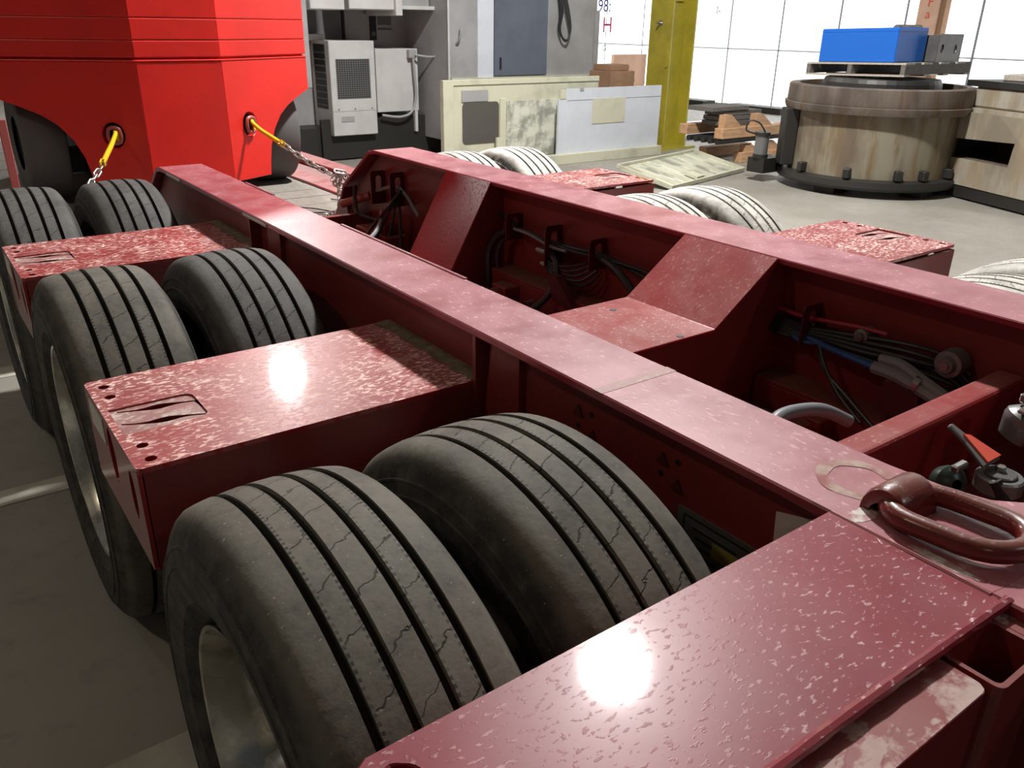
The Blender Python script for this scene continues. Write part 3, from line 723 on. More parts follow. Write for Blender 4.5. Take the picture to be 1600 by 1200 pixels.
def wheel(xc, y, m, side, rot, outer):
    t = put(tire_mesh(m), 'tire', T, (xc, y, R)); t.rotation_euler = (rot, 0, 0)
    s = side
    r = put(once('rim%d' % s, lambda: rim_bm((0, 0, 0), s), M['alu'] if outer else M['alu']), 'wheel_rim', t, (xc, y, R))
    r.rotation_euler = (-rot, 0, 0) if False else (0, 0, 0)
    if outer:
        put(once('disc', disc_bm, M['alu']), 'wheel_disc', t, (xc+.06*s, y, R))
        put(once('hub%d' % s, lambda: hub_bm((0, 0, 0), s), M['steel']), 'hub', t, (xc, y, R))
        for k in range(10):
            a = 2*PI*(k+.5)/10
            n_ = put(once('nut%d' % s, lambda: nut_bm() if s > 0 else nut_bm(), M['steel']), 'lug_nut', t, (xc+.058*s-(0 if s > 0 else 0), y+.143*math.cos(a), R+.143*math.sin(a)))
            if s < 0: n_.rotation_euler = (0, 0, PI)
    return t
xo_c, xi_c = .205+W/2, .562+W/2
for i, y in enumerate(TY):
    wheel(xo_c, y, M['tire'] if i < 2 else M['tire2'], 1, .3+i, True)
    wheel(xi_c, y, M['tire'] if i == 0 else M['tire2'], -1, 1.1+i, False)
    wheel(3.106-xi_c, y, M['tire3'], 1, .7+i, False)
    wheel(3.106-xo_c, y, M['tire3'], -1, 2.2+i, True)

# well deck in front -------------------------------------------
DZ = .56
b = B()
box(b, .25, 2.86, 4.46, 9.5, DZ-.14, DZ-.03); link('well_deck_frame', b, M['red'], T)
random.seed(3)
yy = 4.47; k = 0
while yy < 9.4:
    wd = .24
    boxo('deck_plank', (.42, 2.30, yy, min(9.49, yy+wd-.008), DZ-.029, DZ-.004+.003*random.random()), M['deckwood'], T); yy += wd; k += 1
boxo('deck_side_rail', (2.31, 2.47, 4.46, 9.5, DZ-.029, DZ+.012), M['cross'], T, bevel=.004)
boxo('deck_side_rail', (2.70, 2.86, 4.46, 9.5, DZ-.029, DZ+.012), M['cross'], T, bevel=.004)
boxo('deck_side_rail', (.25, .41, 4.46, 9.5, DZ-.029, DZ+.012), M['cross'], T, bevel=.004)
b = B()
for a, c in (((1.9, 4.9), (2.06, 4.55)), ((1.82, 4.72), (2.0, 4.6)), ((2.2, 5.0), (2.28, 4.6))):
    tube(b, spline([(a[0], a[1], DZ+.006), ((a[0]+c[0])/2+.02, (a[1]+c[1])/2, DZ+.010), (c[0], c[1], DZ+.006)], 6), .004, 6)
link('loose_wire', b, M['rubber'], T, kind='stuff')

# ================================================================== FORKLIFT ON THE DECK
F = thing('forklift', (1.45, 6.3, DZ), 'bright red forklift counterweight chained down on the trailer deck', 'forklift')
cx = 1.452
def plan(z, grow=0):   # half outline of the counterweight from centre face to the side, mirrored
    return [(.242+grow*.3, 5.30-grow), (.93+grow, 5.66-grow*.6), (1.10+grow, 6.3), (1.10+grow, 7.6)]
def tier(name, z0, z1, grow):
    h = plan(0, grow); pts = [(cx+x, y) for x, y in h]+[(cx-x, y) for x, y in h[::-1]]
    b = B(); prism(b, pts, (0, 0, z0), EX, EY, (0, 0, z1-z0)); return link(name, b, M['fk'], F, bevel=.006, seg=2)
# lower body: faces with wheel arches and chain holes are real cut-outs
zb, zl = .675, 1.39
def face(p0, p1, holes, outline, name):
    p0, p1 = Vector((*p0, 0)), Vector((*p1, 0)); U = (p1-p0).normalized()
    b = B(); plate(b, outline, holes, p0, U, EZ, .05); return link(name, b, M['fk'], F, bevel=.003)
L0 = (cx-.242, 5.30); L1 = (cx-.93, 5.66); R0_ = (cx+.242, 5.30); R1_ = (cx+.93, 5.66)
Ls = math.hypot(.688, .36)
face(L0, R0_, [], [(0, zb), (.484, zb), (.484, zl), (0, zl)], 'counterweight_center')
# right: u from corner outward
arch = [(.335, zb), (.345, .76), (.365, .86), (.41, .96), (.48, 1.045), (.56, 1.10), (.66, 1.145), (Ls, 1.19)]
holeR = circ(.185, 1.01, .062, .075, 20)
face(R0_, R1_, [holeR], [(0, zb)]+arch+[(Ls, zl), (0, zl)], 'counterweight_side')
archL = [(Ls-u, z) for u, z in arch][::-1]
face(L1, L0, [circ(Ls-.185, .99, .062, .072, 20)], [(0, zl), (0, 1.19)]+archL[1:]+[(Ls, zb), (Ls, zl)], 'counterweight_side')
# side continuation outward (tapers to the flank) with arch above wheel
for sg in (-1, 1):
    p = [(cx+sg*.93, 5.66), (cx+sg*1.10, 6.3), (cx+sg*1.10, 7.6), (cx+sg*.9, 7.6), (cx+sg*.88, 5.75)]
    b = B(); prism(b, p, (0, 0, 1.19), EX, EY, (0, 0, zl-1.19)); link('fender', b, M['fk'], F, bevel=.004)
# dark core
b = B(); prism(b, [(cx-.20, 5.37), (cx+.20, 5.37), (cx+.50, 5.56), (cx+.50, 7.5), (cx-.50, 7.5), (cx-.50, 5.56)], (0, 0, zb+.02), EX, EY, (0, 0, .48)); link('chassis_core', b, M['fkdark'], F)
tier('counterweight_ledge', 1.39, 1.40, .004)
tier('counterweight_groove', 1.40, 1.412, -.018)
tier('counterweight_band', 1.412, 1.503, .0)
tier('counterweight_groove', 1.503, 1.506, -.006)
tier('counterweight_band', 1.506, 1.620, .0)
tier('counterweight_groove', 1.620, 1.622, -.006)
tier('counterweight_top', 1.622, 2.30, .0)
# wheels
for sg in (-1, 1):
    xx = cx+sg*.73
    b = B(); lathe(b, [(-.11, .16), (-.12, .30), (-.11, .335), (-.09, .345), (.09, .345), (.11, .335), (.12, .30), (.11, .16)], (xx, 5.98, DZ+.345), 'x', 56)
    wl = link('solid_tire', b, M['fktire'], F, origin=(xx, 5.98, DZ+.345), smooth=True)
    b = B(); lathe(b, [(-.09, .17), (-.08, .16), (-.04, .14), (-.04, .02)], (xx, 5.98, DZ+.345), 'x', 30); link('wheel_rim', b, M['fkdark'], wl, smooth=True)
    b = B(); lathe(b, [(.09, .17), (.08, .16), (.04, .14), (.04, .02)], (xx, 5.98, DZ+.345), 'x', 30); link('wheel_rim', b, M['fkdark'], wl, smooth=True)
boxo('fender_strap', (.46, .50, 5.22, 5.24, DZ+.01, 1.12), M['pinkred'], F, bevel=.003)
boxo('steer_axle', (cx-.68, cx+.68, 5.90, 6.06, .72, .86), M['fkdark'], F)
# pad eyes inside the chain holes
def bez(pos, U):
    b = B(); pth = []
    for i in range(24):
        t = 2*PI*i/24; sq = max(abs(math.cos(t)), abs(math.sin(t)))**.35
        pth.append(Vector(pos)+U*(.036*math.cos(t)/sq)+EZ*(.045*math.sin(t)/sq))
    tube(b, pth, .011, 8, closed=True); link('lashing_eye', b, M['pinkred'], F, smooth=True)
UR = (Vector((*R1_, 0))-Vector((*R0_, 0))).normalized(); UL = (Vector((*L0, 0))-Vector((*L1, 0))).normalized()
PR = Vector((*R0_, 0))+UR*.185+Vector((0, -.02, 1.01)); PL = Vector((*L1, 0))+UL*(Ls-.185)+Vector((0, -.02, .99))
bez(PR, UR); bez(PL, UL)

# ================================================================== CHAINS
LINKM = None
def link_mesh():
    p = []
    for a0_, xc in ((-90, .019), (90, -.019)):
        for i in range(7):
            t = math.radians(a0_+180*i/6); p.append(Vector((xc+.0135*math.cos(t), .0135*math.sin(t), 0)))
    b = B(); tube(b, p, .0052, 8, closed=True); bmesh.ops.recalc_face_normals(b, faces=b.faces)
    me = bpy.data.meshes.new('chain_link'); b.to_mesh(me); b.free(); me.materials.append(M['chain'])
    for f in me.polygons: f.use_smooth = True
    return me
LINKM = link_mesh()
def chain(label, start, pts_list, hookdir):
    o = thing('lashing_chain', start, label, 'chain')
    for pts in pts_list:
        P = spline(pts, 30); acc = 0; last = P[0]; k = 0; need = .0; L_ = .047
        for i in range(1, len(P)):
            acc += (P[i]-P[i-1]).length
            if acc >= L_:
                d = (P[i]-last).normalized(); c = (P[i]+last)/2
                q = d.to_track_quat('X', 'Z'); e = q.to_matrix() @ Matrix.Rotation(math.radians(38+(90 if k % 2 else 0)), 3, 'X')
                l = bpy.data.objects.new('chain_link', LINKM); COL.objects.link(l); l.parent = o; l.location = c-Vector(start); l.rotation_euler = e.to_euler()
                last = P[i]; acc = 0; k += 1
    return o
def hook(ch, p0, p1):
    """yellow clevis hook: bar with a curled nose and a forked jaw"""
    p0, p1 = Vector(p0), Vector(p1); d = (p1-p0).normalized()
    a = p0; 
    path = spline([a+Vector((.012, .012, -.030)), a+Vector((.016, .020, .0)), a+Vector((.004, .012, .022)), a-d*.0+Vector((0, -.004, .012)), a+(p1-p0)*.35, a+(p1-p0)*.7, p1], 6)
    b = B(); tube(b, path, lambda t: .008+.006*min(1, t*1.3), 10)
    n = Vector((d.y, -d.x, 0)).normalized()
    h = link('chain_hook', b, M['yellow'], ch, smooth=True)
    b = B()
    for s in (-1, 1): obox(b, p1+d*.015+n*.011*s, d, (.05, .007, .030))
    link('hook_jaw', b, M['yellow'], ch, bevel=.003)
    b = B(); cyl(b, p1+d*.02-n*.02, p1+d*.02+n*.02, .006, 10); link('hook_pin', b, M['steel'], ch)
# right chain: from eye to knot, knot to beam, tail to the deck
eR = PR+Vector((0, -.015, 0))
hR0 = eR; hR1 = Vector((1.935, 5.08, .945))
hR1 = Vector((1.905, 5.03, .935))
knot = Vector((2.085, 4.62, .765))
cR = chain('knotted steel chain with yellow hook from the counterweight right eye to the beam', tuple(knot), [
    [hR1+Vector((.012, -.02, -.012)), (hR1+knot)/2+Vector((0, 0, -.012)), knot],
    [knot+Vector((.03, 0, .02)), knot+Vector((.06, -.02, -.01)), (2.18, 4.50, .70), (2.22, 4.38, .66)],
    [knot+Vector((0, 0, .02)), knot+Vector((-.01, -.03, -.05)), knot+Vector((-.02, -.06, -.11)), knot+Vector((-.05, -.09, -.165)), knot+Vector((-.10, -.08, -.192)), knot+Vector((-.16, -.05, -.195))],
    [knot+Vector((-.03, .01, -.01)), knot+Vector((.02, 0, .03)), knot+Vector((.03, .02, -.02)), knot+Vector((-.02, 0, -.04)), knot+Vector((-.02, -.01, .01))],
    [knot+Vector((-.02, -.02, .045)), knot+Vector((.03, -.03, .03)), knot+Vector((.045, -.02, -.03)), knot+Vector((0, -.03, -.05)), knot+Vector((-.04, -.01, -.01))]], None)
hook(cR, hR0+Vector((0, -.01, .0)), hR1)
eL = PL+Vector((0, -.015, 0))
hL1 = Vector((.893, 4.98, .905))
cL = chain('steel chain with yellow hook running down from the counterweight left eye', (.74, 4.9, DZ), [
    [hL1+Vector((-.01, -.01, -.02)), (.79, 4.84, .82), (.71, 4.72, .71), (.69, 4.62, .60), (.70, 4.52, .575)],
    [(.73, 4.40, .575), (.78, 4.36, .575), (.84, 4.38, .575)]], None)
hook(cL, eL+Vector((0, -.01, 0)), hL1)

# ================================================================== BACKGROUND MACHINE (far left)
C1 = thing('machining_center', (6.2, 10.2, 0), 'grey and white machining centre with a blue grey door behind the red trailer', 'machine')
boxo('base', (3.9, 8.0, 9.95, 12.2, 0, .40), M['iron'], C1)
boxo('front_skirt', (4.3, 5.9, 9.9, 9.95, .02, .50), M['iron'], C1)
boxo('rear_panel', (3.9, 5.9, 10.35, 12.0, .40, 2.3), M['greycab'], C1)
boxo('dark_recess', (3.95, 4.85, 10.32, 10.35, 1.35, 1.80), M['greydk'], C1)
boxo('panel_joint', (4.86, 4.89, 10.31, 10.35, 1.30, 1.80), M['black'], C1)
# cooling unit
ac = boxo('cooling_unit', (4.42, 5.02, 9.80, 10.34, .31, 1.405), M['white'], C1, bevel=.008)
b = B()
for r in range(18):
    for c in range(14):
        xg = 4.505+c*.031; zg = .755+r*.0248
        box(b, xg, xg+.019, 9.794, 9.801, zg, zg+.015)
link('grille_slots', b, M['black'], ac, kind='stuff')
boxo('grille_frame', (4.495, 4.945, 9.796, 9.8005, .745, 1.200), M['greydk'], ac)
boxo('name_plate', (4.53, 4.70, 9.794, 9.80, .475, .54), M['greycab'], ac)
boxo('seam', (4.42, 5.02, 9.797, 9.80, .60, .604), M['greycab'], ac)
for x in (4.50, 4.72, 4.95):
    b = B(); cyl(b, (x, 9.80, .625), (x, 9.792, .625), .008, 8); link('screw', b, M['greydk'], ac)
sd = boxo('side_opening', (4.414, 4.421, 9.92, 10.24, .62, 1.36), M['black'], ac)
for k in range(9): boxo('louver', (4.408, 4.416, 9.93, 10.23, .66+k*.075, .675+k*.075), M['greydk'], sd)
boxo('top_bracket', (4.15, 4.50, 10.1, 10.34, 1.40, 1.47), M['white'], C1, bevel=.004)
boxo('corner_post', (3.83, 3.95, 9.25, 9.40, .92, 2.6), M['greycab'], C1, bevel=.01)
boxo('white_side_panel', (5.06, 5.66, 9.86, 10.34, .56, 1.31), M['white'], C1, bevel=.005)
boxo('panel_foot', (5.60, 5.64, 9.86, 9.95, .30, .56), M['white'], C1)
jb = boxo('junction_box', (5.50, 5.61, 9.79, 9.86, 1.20, 1.30), M['greycab'], C1, bevel=.006)
hose('power_cable', [(5.56, 9.80, 1.20), (5.57, 9.79, 1.0), (5.58, 9.79, .75), (5.52, 9.80, .56), (5.35, 9.80, .50), (5.10, 9.82, .53)], .016, M['greycab'], C1)
hose('power_cable', [(5.58, 9.79, 1.24), (5.75, 9.65, 1.22), (5.86, 9.45, 1.28), (5.90, 9.25, 1.42), (5.93, 9.24, 1.58)], .014, M['greycab'], C1)
lb = boxo('control_strip', (5.25, 5.34, 10.335, 10.35, 1.40, 1.72), M['black'], C1)
boxo('dial', (5.27, 5.32, 10.325, 10.336, 1.45, 1.50), M['greydk'], lb)
boxo('warning_label', (5.37, 5.56, 10.34, 10.35, 1.58, 1.71), M['greydk'], C1)
boxo('warning_label', (5.37, 5.57, 10.34, 10.35, 1.52, 1.545), M['greydk'], C1)
boxo('upper_cover', (4.10, 4.52, 9.5, 10.3, 1.735, 2.6), M['white'], C1, bevel=.01)
boxo('upper_cover', (4.60, 5.22, 9.55, 10.3, 1.745, 2.6), M['white'], C1, bevel=.01)
boxo('upper_frame', (5.18, 5.27, 9.5, 10.3, 1.685, 2.6), M['white'], C1, bevel=.006)
boxo('upper_shelf', (5.30, 5.78, 9.6, 10.3, 1.76, 1.80), M['white'], C1)
boxo('upper_box', (5.35, 5.75, 9.7, 10.3, 1.80, 2.5), M['greycab'], C1)
tw = boxo('tower', (5.77, 8.18, 9.30, 11.5, .22, 2.9), M['greycab'], C1, bevel=.01)
boxo('tower_edge_trim', (5.765, 5.79, 9.285, 9.30, .95, 2.9), M['white'], tw)
boxo('white_pillar', (6.20, 6.44, 9.28, 9.30, .85, 2.9), M['panelwhite'], tw)
dr = boxo('blue_door', (6.45, 7.30, 9.27, 9.30, 1.00, 2.7), M['bluegrey'], tw, bevel=.004)
boxo('door_handle', (6.53, 6.55, 9.255, 9.27, 1.08, 1.22), M['black'], C1)
boxo('sill', (5.80, 8.16, 9.26, 9.30, .93, .985), M['ivory'], tw)
boxo('tower_lip', (8.12, 8.20, 9.27, 9.30, .93, 1.80), M['greycab'], tw)
b = B()
for k in range(5):
    o_ = .012*k
    tube(b, spline([(7.42+o_, 9.26, 2.1), (7.46+o_, 9.22, 1.8), (7.45+o_*.6, 9.23, 1.58), (7.52, 9.22, 1.44+o_*.3), (7.60, 9.22, 1.42+o_*.3), (7.66-o_*.5, 9.23, 1.55), (7.62-o_, 9.22, 1.75), (7.52-o_, 9.24, 2.1)], 8), .010, 6)
link('hanging_cable_loop', b, M['hose'], C1, smooth=True)

# cream panels leaning together
P1 = thing('machine_door_panel', (6.3, 8.5, 0), 'cream machine guard panel with a dark window, propped behind the far wheels', 'panel')
boxo('sheet', (5.16, 7.52, 8.46, 8.50, 0, 1.02), M['ivory'], P1)
boxo('left_flange', (5.16, 5.30, 8.43, 8.46, 0, 1.02), M['ivory'], P1, bevel=.004)
boxo('top_flange', (5.30, 7.52, 8.445, 8.46, .96, 1.02), M['ivory'], P1, bevel=.004)
boxo('vent_cover', (5.42, 5.79, 8.445, 8.46, .775, .905), M['greycab'], P1, bevel=.004)
b = B(); plate(b, rrect(5.43, 5.95, .30, .77, .05, 4), [], (0, 8.452, 0), EX, EZ, .005); link('window', b, M['glassdk'], P1)
boxo('window_mullion', (5.96, 6.05, 8.44, 8.46, .16, .80), M['ivory'], P1, bevel=.003)
boxo('small_tab', (5.87, 5.98, 8.38, 8.41, .16, .36), M['ivory'], P1)
boxo('dirty_field', (6.06, 6.85, 8.448, 8.46, .10, .765), M['ivorydirty'], P1)
P2 = thing('cover_panel', (7.7, 8.3, 0), 'large pale blue white sheet panel with a cream patch, standing beside the yellow column', 'panel')
b = B(); prism(b, [(6.72, .12), (8.48, .12), (8.48, .895), (6.83, .895), (6.83, .78), (6.72, .78)], (0, 8.27, 0), EX, EZ, (0, .03, 0)); link('sheet', b, M['panelwhite'], P2)
boxo('cream_end', (6.74, 6.83, 8.262, 8.30, .78, .885), M['ivory'], P2)
boxo('patch', (7.27, 7.83, 8.262, 8.27, .46, .765), M['ivory'], P2)
boxo('top_notch', (7.05, 7.11, 8.262, 8.272, .865, .897), M['greycab'], P2)
boxo('bottom_flange', (6.40, 8.50, 8.20, 8.30, 0, .12), M['ivory'], P2, bevel=.004)
boxo('bend_line', (6.85, 8.47, 8.266, 8.27, .755, .760), M['greycab'], P2)
# tray propped on the floor
P3 = thing('shallow_sheet_tray', (7.4, 6.75, 0), 'shallow cream sheet metal tray lying tilted on the floor by the far wheels', 'tray')
O3 = Vector((8.32, 6.61, .01)); U3 = Vector((-.97, -.24, 0)).normalized(); V3 = (Vector((8.16, 7.32, .16))-O3); Vl = V3.length; V3 = V3.normalized(); W3 = U3.cross(V3).normalized()
W3 = W3 if W3.z > 0 else -W3
def tray_piece(name, u0, u1, v0, v1, w0, w1, m):
    b = B(); vv = [b.verts.new(O3+U3*a+V3*c+W3*e) for a in (u0, u1) for c in (v0, v1) for e in (w0, w1)]
    for f in ((0, 1, 3, 2), (4, 6, 7, 5), (0, 4, 5, 1), (2, 3, 7, 6), (0, 2, 6, 4), (1, 5, 7, 3)): b.faces.new([vv[i] for i in f])
    return link(name, b, m, P3)
tray_piece('tray_bottom', 0, 1.75, 0, Vl, 0, .008, M['ivorydirty'])
for a in ((0, 1.75, 0, .02), (0, 1.75, Vl-.02, Vl), (0, .02, .02, Vl-.02), (1.73, 1.75, .02, Vl-.02)): tray_piece('rim', *a[:2], *a[2:], .008, .045, M['ivory'])
for k in range(6): tray_piece('slat', .12+k*.27, .22+k*.27, .04, Vl-.04, .008, .020, M['ivory'])
tray_piece('bracket', .95, 1.12, .05, .22, .020, .05, M['ivory'])
b = B(); box(b, 7.9, 8.1, 7.15, 7.26, 0, .115); tag(link('wood_block', b, M['wood'], bevel=.004), 'small wooden block under the tilted sheet tray', 'block')

# yellow H column
YC = thing('steel_column', (9.1, 8.75, 0), 'tall yellow steel H column beside the pale panel', 'column')
boxo('flange', (8.86, 8.89, 8.54, 8.96, 0, ZC), M['yellowcol'], YC)
boxo('flange', (9.30, 9.33, 8.54, 8.96, 0, ZC), M['yellowcol'], YC)
boxo('web', (8.89, 9.30, 8.72, 8.745, 0, ZC), M['yellowcol'], YC)
boxo('base_plate', (8.75, 9.44, 8.44, 9.06, 0, .03), M['yellowcol'], YC)
b = B(); cyl(b, (8.78, 8.75, 1.655), (8.86, 8.75, 1.655), .014, 8); cyl(b, (8.85, 8.75, 1.655), (8.86, 8.75, 1.655), .035, 14); link('bolt', b, M['steel'], YC)
b = B(); prism(b, [(8.60, 1.08), (8.56, 1.11), (8.545, 1.20), (8.56, 1.28), (8.60, 1.30), (8.58, 1.2)], (8.845, 0, 0), EY, EZ, (.016, 0, 0)); link('cable_clip', b, M['yellowcol'], YC)
boxo('tie_plate', (8.95, 9.22, 8.70, 8.72, 1.93, 2.02), M['yellowcol'], YC)

# cartons behind panel
cg = 'cartons stacked behind the pale panel'
for nm, d, lab, rot in (('cardboard_box', (7.98, 8.52, 8.72, 9.2, 0, .42), 'lowest cardboard box of the stack behind the pale panel', 0), ('cardboard_box', (7.99, 8.50, 8.74, 9.2, .421, .80), 'middle cardboard box of the stack behind the pale panel', 0), ('cardboard_box', (8.00, 8.44, 8.76, 9.2, .801, 1.05), 'brown cardboard box with a printed mark on top of the stack', 0), ('cardboard_box', (8.02, 8.36, 8.80, 9.15, 1.051, 1.13), 'flat crumpled carton on the topmost brown box', 0)):
    t = boxo(nm, d, M['card'], bevel=.006); tag(t, lab, 'box', cg)
    tp = boxo('tape', (d[0]-.001, d[1]+.001, d[2]-.0015, d[2], (d[4]+d[5])/2-.02, (d[4]+d[5])/2+.02), noisy('brown_tape', (.30, .17, .09), (.26, .15, .08), 3, .4) if 'brown_tape' not in bpy.data.materials else bpy.data.materials['brown_tape'], t)
b = B(); box(b, 10.05, 10.80, 10.95, 11.02, 0, 1.17); pk = tag(link('plywood_sheet', b, M['cardpink'], bevel=.004), 'pinkish wrapped board standing in front of the bright wall', 'board')
boxo('wrap_band', (10.05, 10.80, 10.945, 10.95, .70, .74), M['cardpink'], pk)

# timber cradles right of the column, each on its own level
def beam_wood(parent, dims, name='timber', m='wood'):
    b = B(); box(b, *dims); return link(name, b, M[m], parent, bevel=.006)
def cradle(parent, x, y, z, h, wd=.10):
    b = B(); prism(b, [(0, 0), (.34, 0), (.12, h), (0, h)], (x, y, z), EX, EZ, (0, wd, 0)); link('cradle_wedge', b, M['wood'], parent)
Q1 = thing('timber_cradle', (9.1, 7.4, 0), 'lower pine timber cradle on the floor right of the yellow column', 'pallet', 'timber cradles right of the yellow column')
beam_wood(Q1, (8.85, 9.78, 7.10, 7.24, 0, .13)); beam_wood(Q1, (8.85, 9.78, 7.70, 7.84, 0, .13)); cradle(Q1, 8.93, 7.12, .13, .09); cradle(Q1, 9.35, 7.12, .13, .12)
PB = thing('pipe_bundle', (9.1, 7.5, .2), 'dark pipes lying between the two timber cradles', 'pipes')
for k in range(5):
    b = B(); cyl(b, (8.40, 7.16+.12*k, .291), (9.72, 7.20+.12*k, .291), .037, 14); link('pipe', b, M['iron'], PB, smooth=True)
Q2 = thing('timber_cradle', (9.0, 7.4, .32), 'upper pine timber cradle with wedges right of the yellow column', 'pallet', 'timber cradles right of the yellow column')
beam_wood(Q2, (8.38, 9.70, 7.06, 7.20, .33, .455)); beam_wood(Q2, (8.38, 9.70, 7.66, 7.80, .33, .455)); cradle(Q2, 8.42, 7.08, .455, .16); cradle(Q2, 9.02, 7.08, .455, .15)
GS = thing('grey_slab_stack', (9.2, 7.5, .455), 'weathered grey boards resting between the wedges of the upper cradle', 'boards')
for k in range(3): boxo('board', (8.60+.02*k, 9.45-.03*k, 7.3, 7.62, .456+.06*k, .51+.06*k), M['woodgrey'], GS, bevel=.004)
boxo('board', (8.40, 9.10, 7.28, 7.70, .637, .69), M['woodgrey'], GS, bevel=.004)
b = B(); box(b, 10.0, 13.2, 7.3, 10.9, .0, .012); tag(link('white_floor_patch', b, M['sheet']), 'flat white area on the floor near the bright wall', 'sheet')  # thin flat layer that whitens this part of the floor
for i, (y0, y1, lab) in enumerate(((12.95, 13.9, 'left dark gap strip at the foot of the bright wall'), (10.9, 12.3, 'right dark timber at the foot of the bright wall'))):
    tag(boxo('dark_beam', (14.6, 15.0, y0, y1, 0, .12), M['iron'], bevel=.004), ['dark steel bar at the foot of the bright wall beside the yellow column', 'dark steel bar at the foot of the bright wall above the timber cradles'][i], 'beam')
OP = thing('cardboard_pillar', (14.7, 8.15, 0), 'tall brown wrapped post with red print standing at the bright wall', 'post')
boxo('wrapped_post', (14.6, 14.9, 8.02, 8.40, 0, 3.4), M['cardpink'], OP, bevel=.03, seg=2)
boxo('edge_board', (14.62, 14.78, 7.93, 8.0, 0, 3.4), M['card'], OP)
text('red_print', 'F', .22, (14.595, 8.24, 1.98), (0, -1, 0), (0, 0, 1), M['handle_red'], OP)
text('red_print', 'a', .20, (14.595, 8.24, 1.80), (0, -1, 0), (0, 0, 1), M['handle_red'], OP)

# ================================================================== ROUND CASTING with pallet and boxes
RC = thing('boring_mill', (8.81, 5.32, 0), 'rust streaked round machine casting with broad rim and stained cream bed, on blocks', 'machine')
cc = (8.81, 5.32, 0)
b = B(); lathe(b, [(.16, .80), (.18, .86), (.20, .86), (.84, .86), (.84, .80)], cc, 'z', 64); link('drum', b, M['tank'], RC, smooth=True)
b = B(); lathe(b, [(.82, .84), (.82, .955), (.86, .97), (.89, .975), (.895, .945), (.91, .95), (1.065, .945), (1.075, .93), (1.075, .84), (.95, .84), (.95, .2), (.95, .01)], cc, 'z', 72); link('rim', b, M['tankrim'], RC, smooth=True)
b = B(); lathe(b, [(.08, .80), (.08, .94), (.11, .97), (.17, .96), (.19, .84)], cc, 'z', 64); link('bottom_flange', b, M['iron'], RC, smooth=True)
b = B(); cyl(b, (8.81, 5.32, .08), (8.81, 5.32, .17), .82, 48); link('bottom_plate', b, M['iron'], RC)
b = B(); lathe(b, [(.9, .02), (.9, .62), (1.10, .60), (1.139, .58), (1.139, .02)], cc, 'z', 40); link('inner_table', b, M['iron'], RC)
for dx, dy in ((-.70, -.05), (-.15, -.72), (.30, .55), (.62, -.5)):
    boxo('support_block', (8.81+dx-.12, 8.81+dx+.12, 5.32+dy-.12, 5.32+dy+.12, 0, .08), M['iron'], RC)
for a in (200, 232, 250, 275, 165):
    t = math.radians(a); p = Vector((8.81+.89*math.cos(t), 5.32+.89*math.sin(t), .19)); b = B(); obox(b, p+EZ*.05, (math.cos(t), math.sin(t), 0), (.10, .07, .10)); link('clamp_lug', b, M['iron'], RC, bevel=.008)
# rim notch block and pump at left
b = B(); obox(b, (8.81+.93*math.cos(math.radians(143)), 5.32+.93*math.sin(math.radians(143)), .52), (math.cos(math.radians(143)), math.sin(math.radians(143)), 0), (.14, .22, .60)); link('side_bracket', b, M['iron'], RC, bevel=.01)
pm = RC
b = B(); cyl(b, (7.96, 6.13, .30), (7.96, 6.13, .50), .075, 24); link('motor_body', b, M['castgrey'], pm, smooth=True)
for z0_ in (.26, .50):
    b = B(); cyl(b, (7.96, 6.13, z0_), (7.96, 6.13, z0_+.04), .085, 24); link('motor_cap', b, M['iron'], pm, smooth=True)
b = B(); box(b, 7.90, 8.25, 6.02, 6.25, .10, .26); link('motor_bracket', b, M['iron'], pm)
b = B(); tube(b, spline([(7.96, 6.1, .54), (7.90, 6.15, .64), (7.82, 6.22, .66), (7.80, 6.24, .56), (7.9, 6.18, .52)], 8), .010, 6); link('motor_cable', b, M['hose'], pm, smooth=True)
# long base running right from the drum
MB_ = RC
u = Vector((math.sin(math.radians(-158.83)), math.cos(math.radians(-158.83)), 0)); O5 = Vector((9.052, 4.55, 0)); n5 = Vector((-u.y, u.x, 0)); n5 = n5 if n5.x > 0 else -n5
def bedpiece(name, u0, u1, d0, d1, z0, z1, m, **k):
    b = B(); vv = [b.verts.new(O5+u*a+n5*c+EZ*e) for a in (u0, u1) for c in (d0, d1) for e in (z0, z1)]
    for f in ((0, 1, 3, 2), (4, 6, 7, 5), (0, 4, 5, 1), (2, 3, 7, 6), (0, 2, 6, 4), (1, 5, 7, 3)): b.faces.new([vv[i] for i in f])
    return link(name, b, M[m], MB_, **k)
b = B(); plate(b, [(-.15, .14), (2.4, .14), (2.4, .86), (-.15, .86)], [[(.03, .40), (.84, .40), (.86, .63), (.02, .59)], [(1.15, .40), (1.95, .40), (1.95, .63), (1.15, .63)]], O5, u, EZ, -.04)
link('bed_face', b, M['machine2'], MB_)
bedpiece('bed_back', -.15, 2.4, .5, .54, .14, .86, 'iron')
bedpiece('bed_top', -.15, 2.4, .0, .54, .86, .90, 'machine2')
bedpiece('opening_ledge', .0, .88, .0, .30, .36, .40, 'tankrim')
bedpiece('opening_roof', .0, .88, .04, .5, .62, .63, 'iron')
bedpiece('upper_slide', .10, 2.4, .06, .5, .90, 1.10, 'machine2', bevel=.02)
bedpiece('slide_rail', .0, 2.4, .04, .52, 1.10, 1.16, 'iron')
bedpiece('opening_cheek', -.14, .0, .04, .50, .36, .63, 'iron')
bedpiece('bed_foot', -.15, 2.4, -.03, .54, .02, .14, 'iron')
text('chalk_mark', '60 CM', .075, O5+u*.18+n5*-.006+EZ*.735, u, (0, 0, 1), M['chalk'], MB_)
bd = tag(boxo('board', (9.22, 9.72, 4.0, 4.25, 1.161, 1.22), M['woodlt'], bevel=.005), 'short brown board lying on the machine bed at the right edge', 'board')

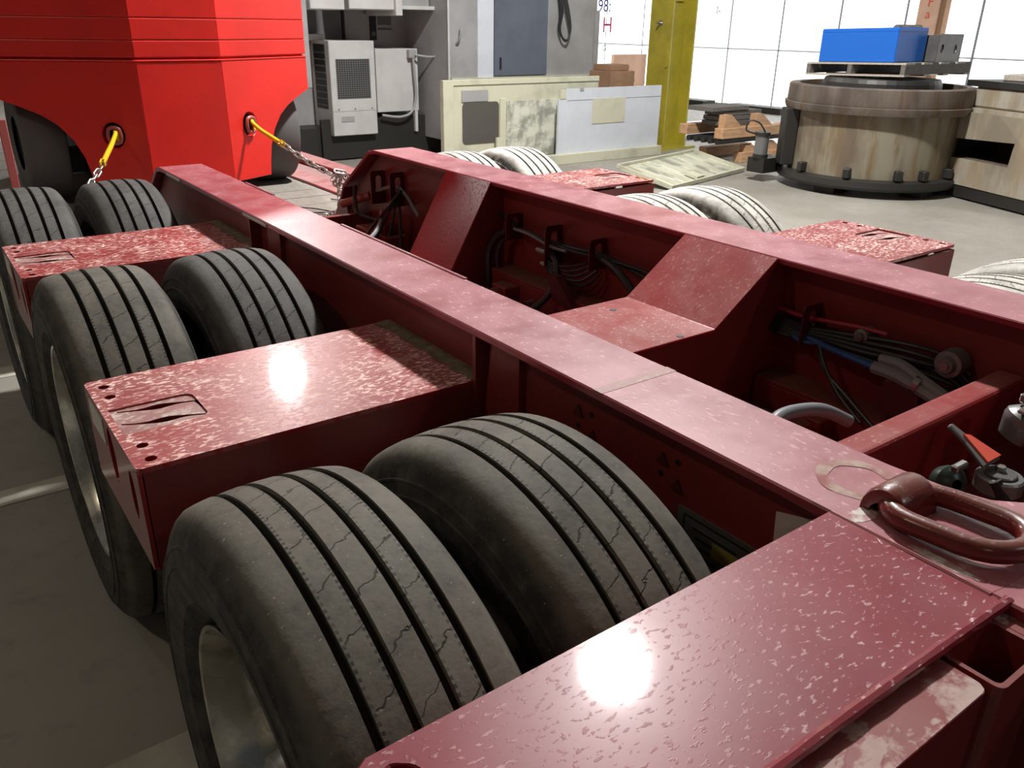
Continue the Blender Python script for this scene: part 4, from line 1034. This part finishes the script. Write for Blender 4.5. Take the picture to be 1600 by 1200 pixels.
# pallet on the rim, slightly tilted
az_u, az_v = math.radians(0), math.radians(90)
ux = Vector((math.sin(az_u), math.cos(az_u), -.03)); vx = Vector((math.sin(az_v), math.cos(az_v), .0))
PC = Vector((8.47, 4.88, 1.176))      # near corner (bottom)
PT = thing('wooden_pallet', tuple(PC), 'weathered grey wooden pallet lying on the rim of the round casting', 'pallet')
def pp(parent, name, a0, a1, b0, b1, z0, z1, m, O=None, **k):
    O = PC if O is None else O
    b = B(); vv = [b.verts.new(O+ux*a+vx*c+EZ*e) for a in (a0, a1) for c in (b0, b1) for e in (z0, z1)]
    for f in ((0, 1, 3, 2), (4, 6, 7, 5), (0, 4, 5, 1), (2, 3, 7, 6), (0, 2, 6, 4), (1, 5, 7, 3)): b.faces.new([vv[i] for i in f])
    return link(name, b, M[m], parent, **k)
PL_ = 1.17; PV = 1.30
for a in (0, PL_*.52, PL_-.05): pp(PT, 'stringer', a, a+.05, 0, PV, .018, .115, 'woodgrey')
for c in (0, .38, .76, PV-.10): pp(PT, 'bottom_board', 0, PL_, c, c+.10, 0, .018, 'woodlt')
for k in range(8): pp(PT, 'deck_board', 0, PL_, k*.168, k*.168+.12, .115, .133, 'woodgrey' if k % 2 else 'woodlt')
BBX = thing('blue_box', tuple(PC+ux*.12+vx*.02+EZ*.134), 'bright blue rectangular steel box on the wooden pallet', 'box')
OB = PC+ux*.17+vx*.05+EZ*.135
pp(BBX, 'body', 0, .90, 0, .56, 0, .335, 'blue', OB, bevel=.008)
pp(BBX, 'lifting_knob', .02, .06, .02, .06, .335, .355, 'steelbox', OB)
pp(BBX, 'lid_seam', -.002, .902, -.002, .562, .30, .303, 'blue', OB)
GB = thing('grey_box', tuple(PC+ux*.1+vx*.7), 'dull grey steel box with two round holes, right of the blue box', 'box')
OG = PC+ux*.06+vx*.645+EZ*.135
pp(GB, 'plain_side', .0, .60, .0, .38, 0, .265, 'steelbox', OG, bevel=.004)
b = B(); plate(b, [(-.001, 0), (.47, 0), (.47, .275), (-.001, .275)], [circ(.075, .13, .035, .045, 18), circ(.345, .125, .035, .045, 18)], OG-ux*.012, vx, EZ, .008); link('hole_plate', b, M['steelbox'], GB)
RL = tag(link('cardboard_roll', (lambda b: (cyl(b, OG+ux*.50+vx*.0+EZ*.322, OG+ux*.45+vx*.36+EZ*.322, .055, 20), b)[1])(B()), M['woodgrey'], smooth=True), 'grey brown roll lying on top of the grey steel box', 'roll')
for k in range(2):
    b = B(); cyl(b, OG-ux*.004+vx*(.075+.27*k)+EZ*.13, OG-ux*.003+vx*(.075+.27*k)+EZ*.13, .036, 18); link('dark_hole', b, M['black'], GB)
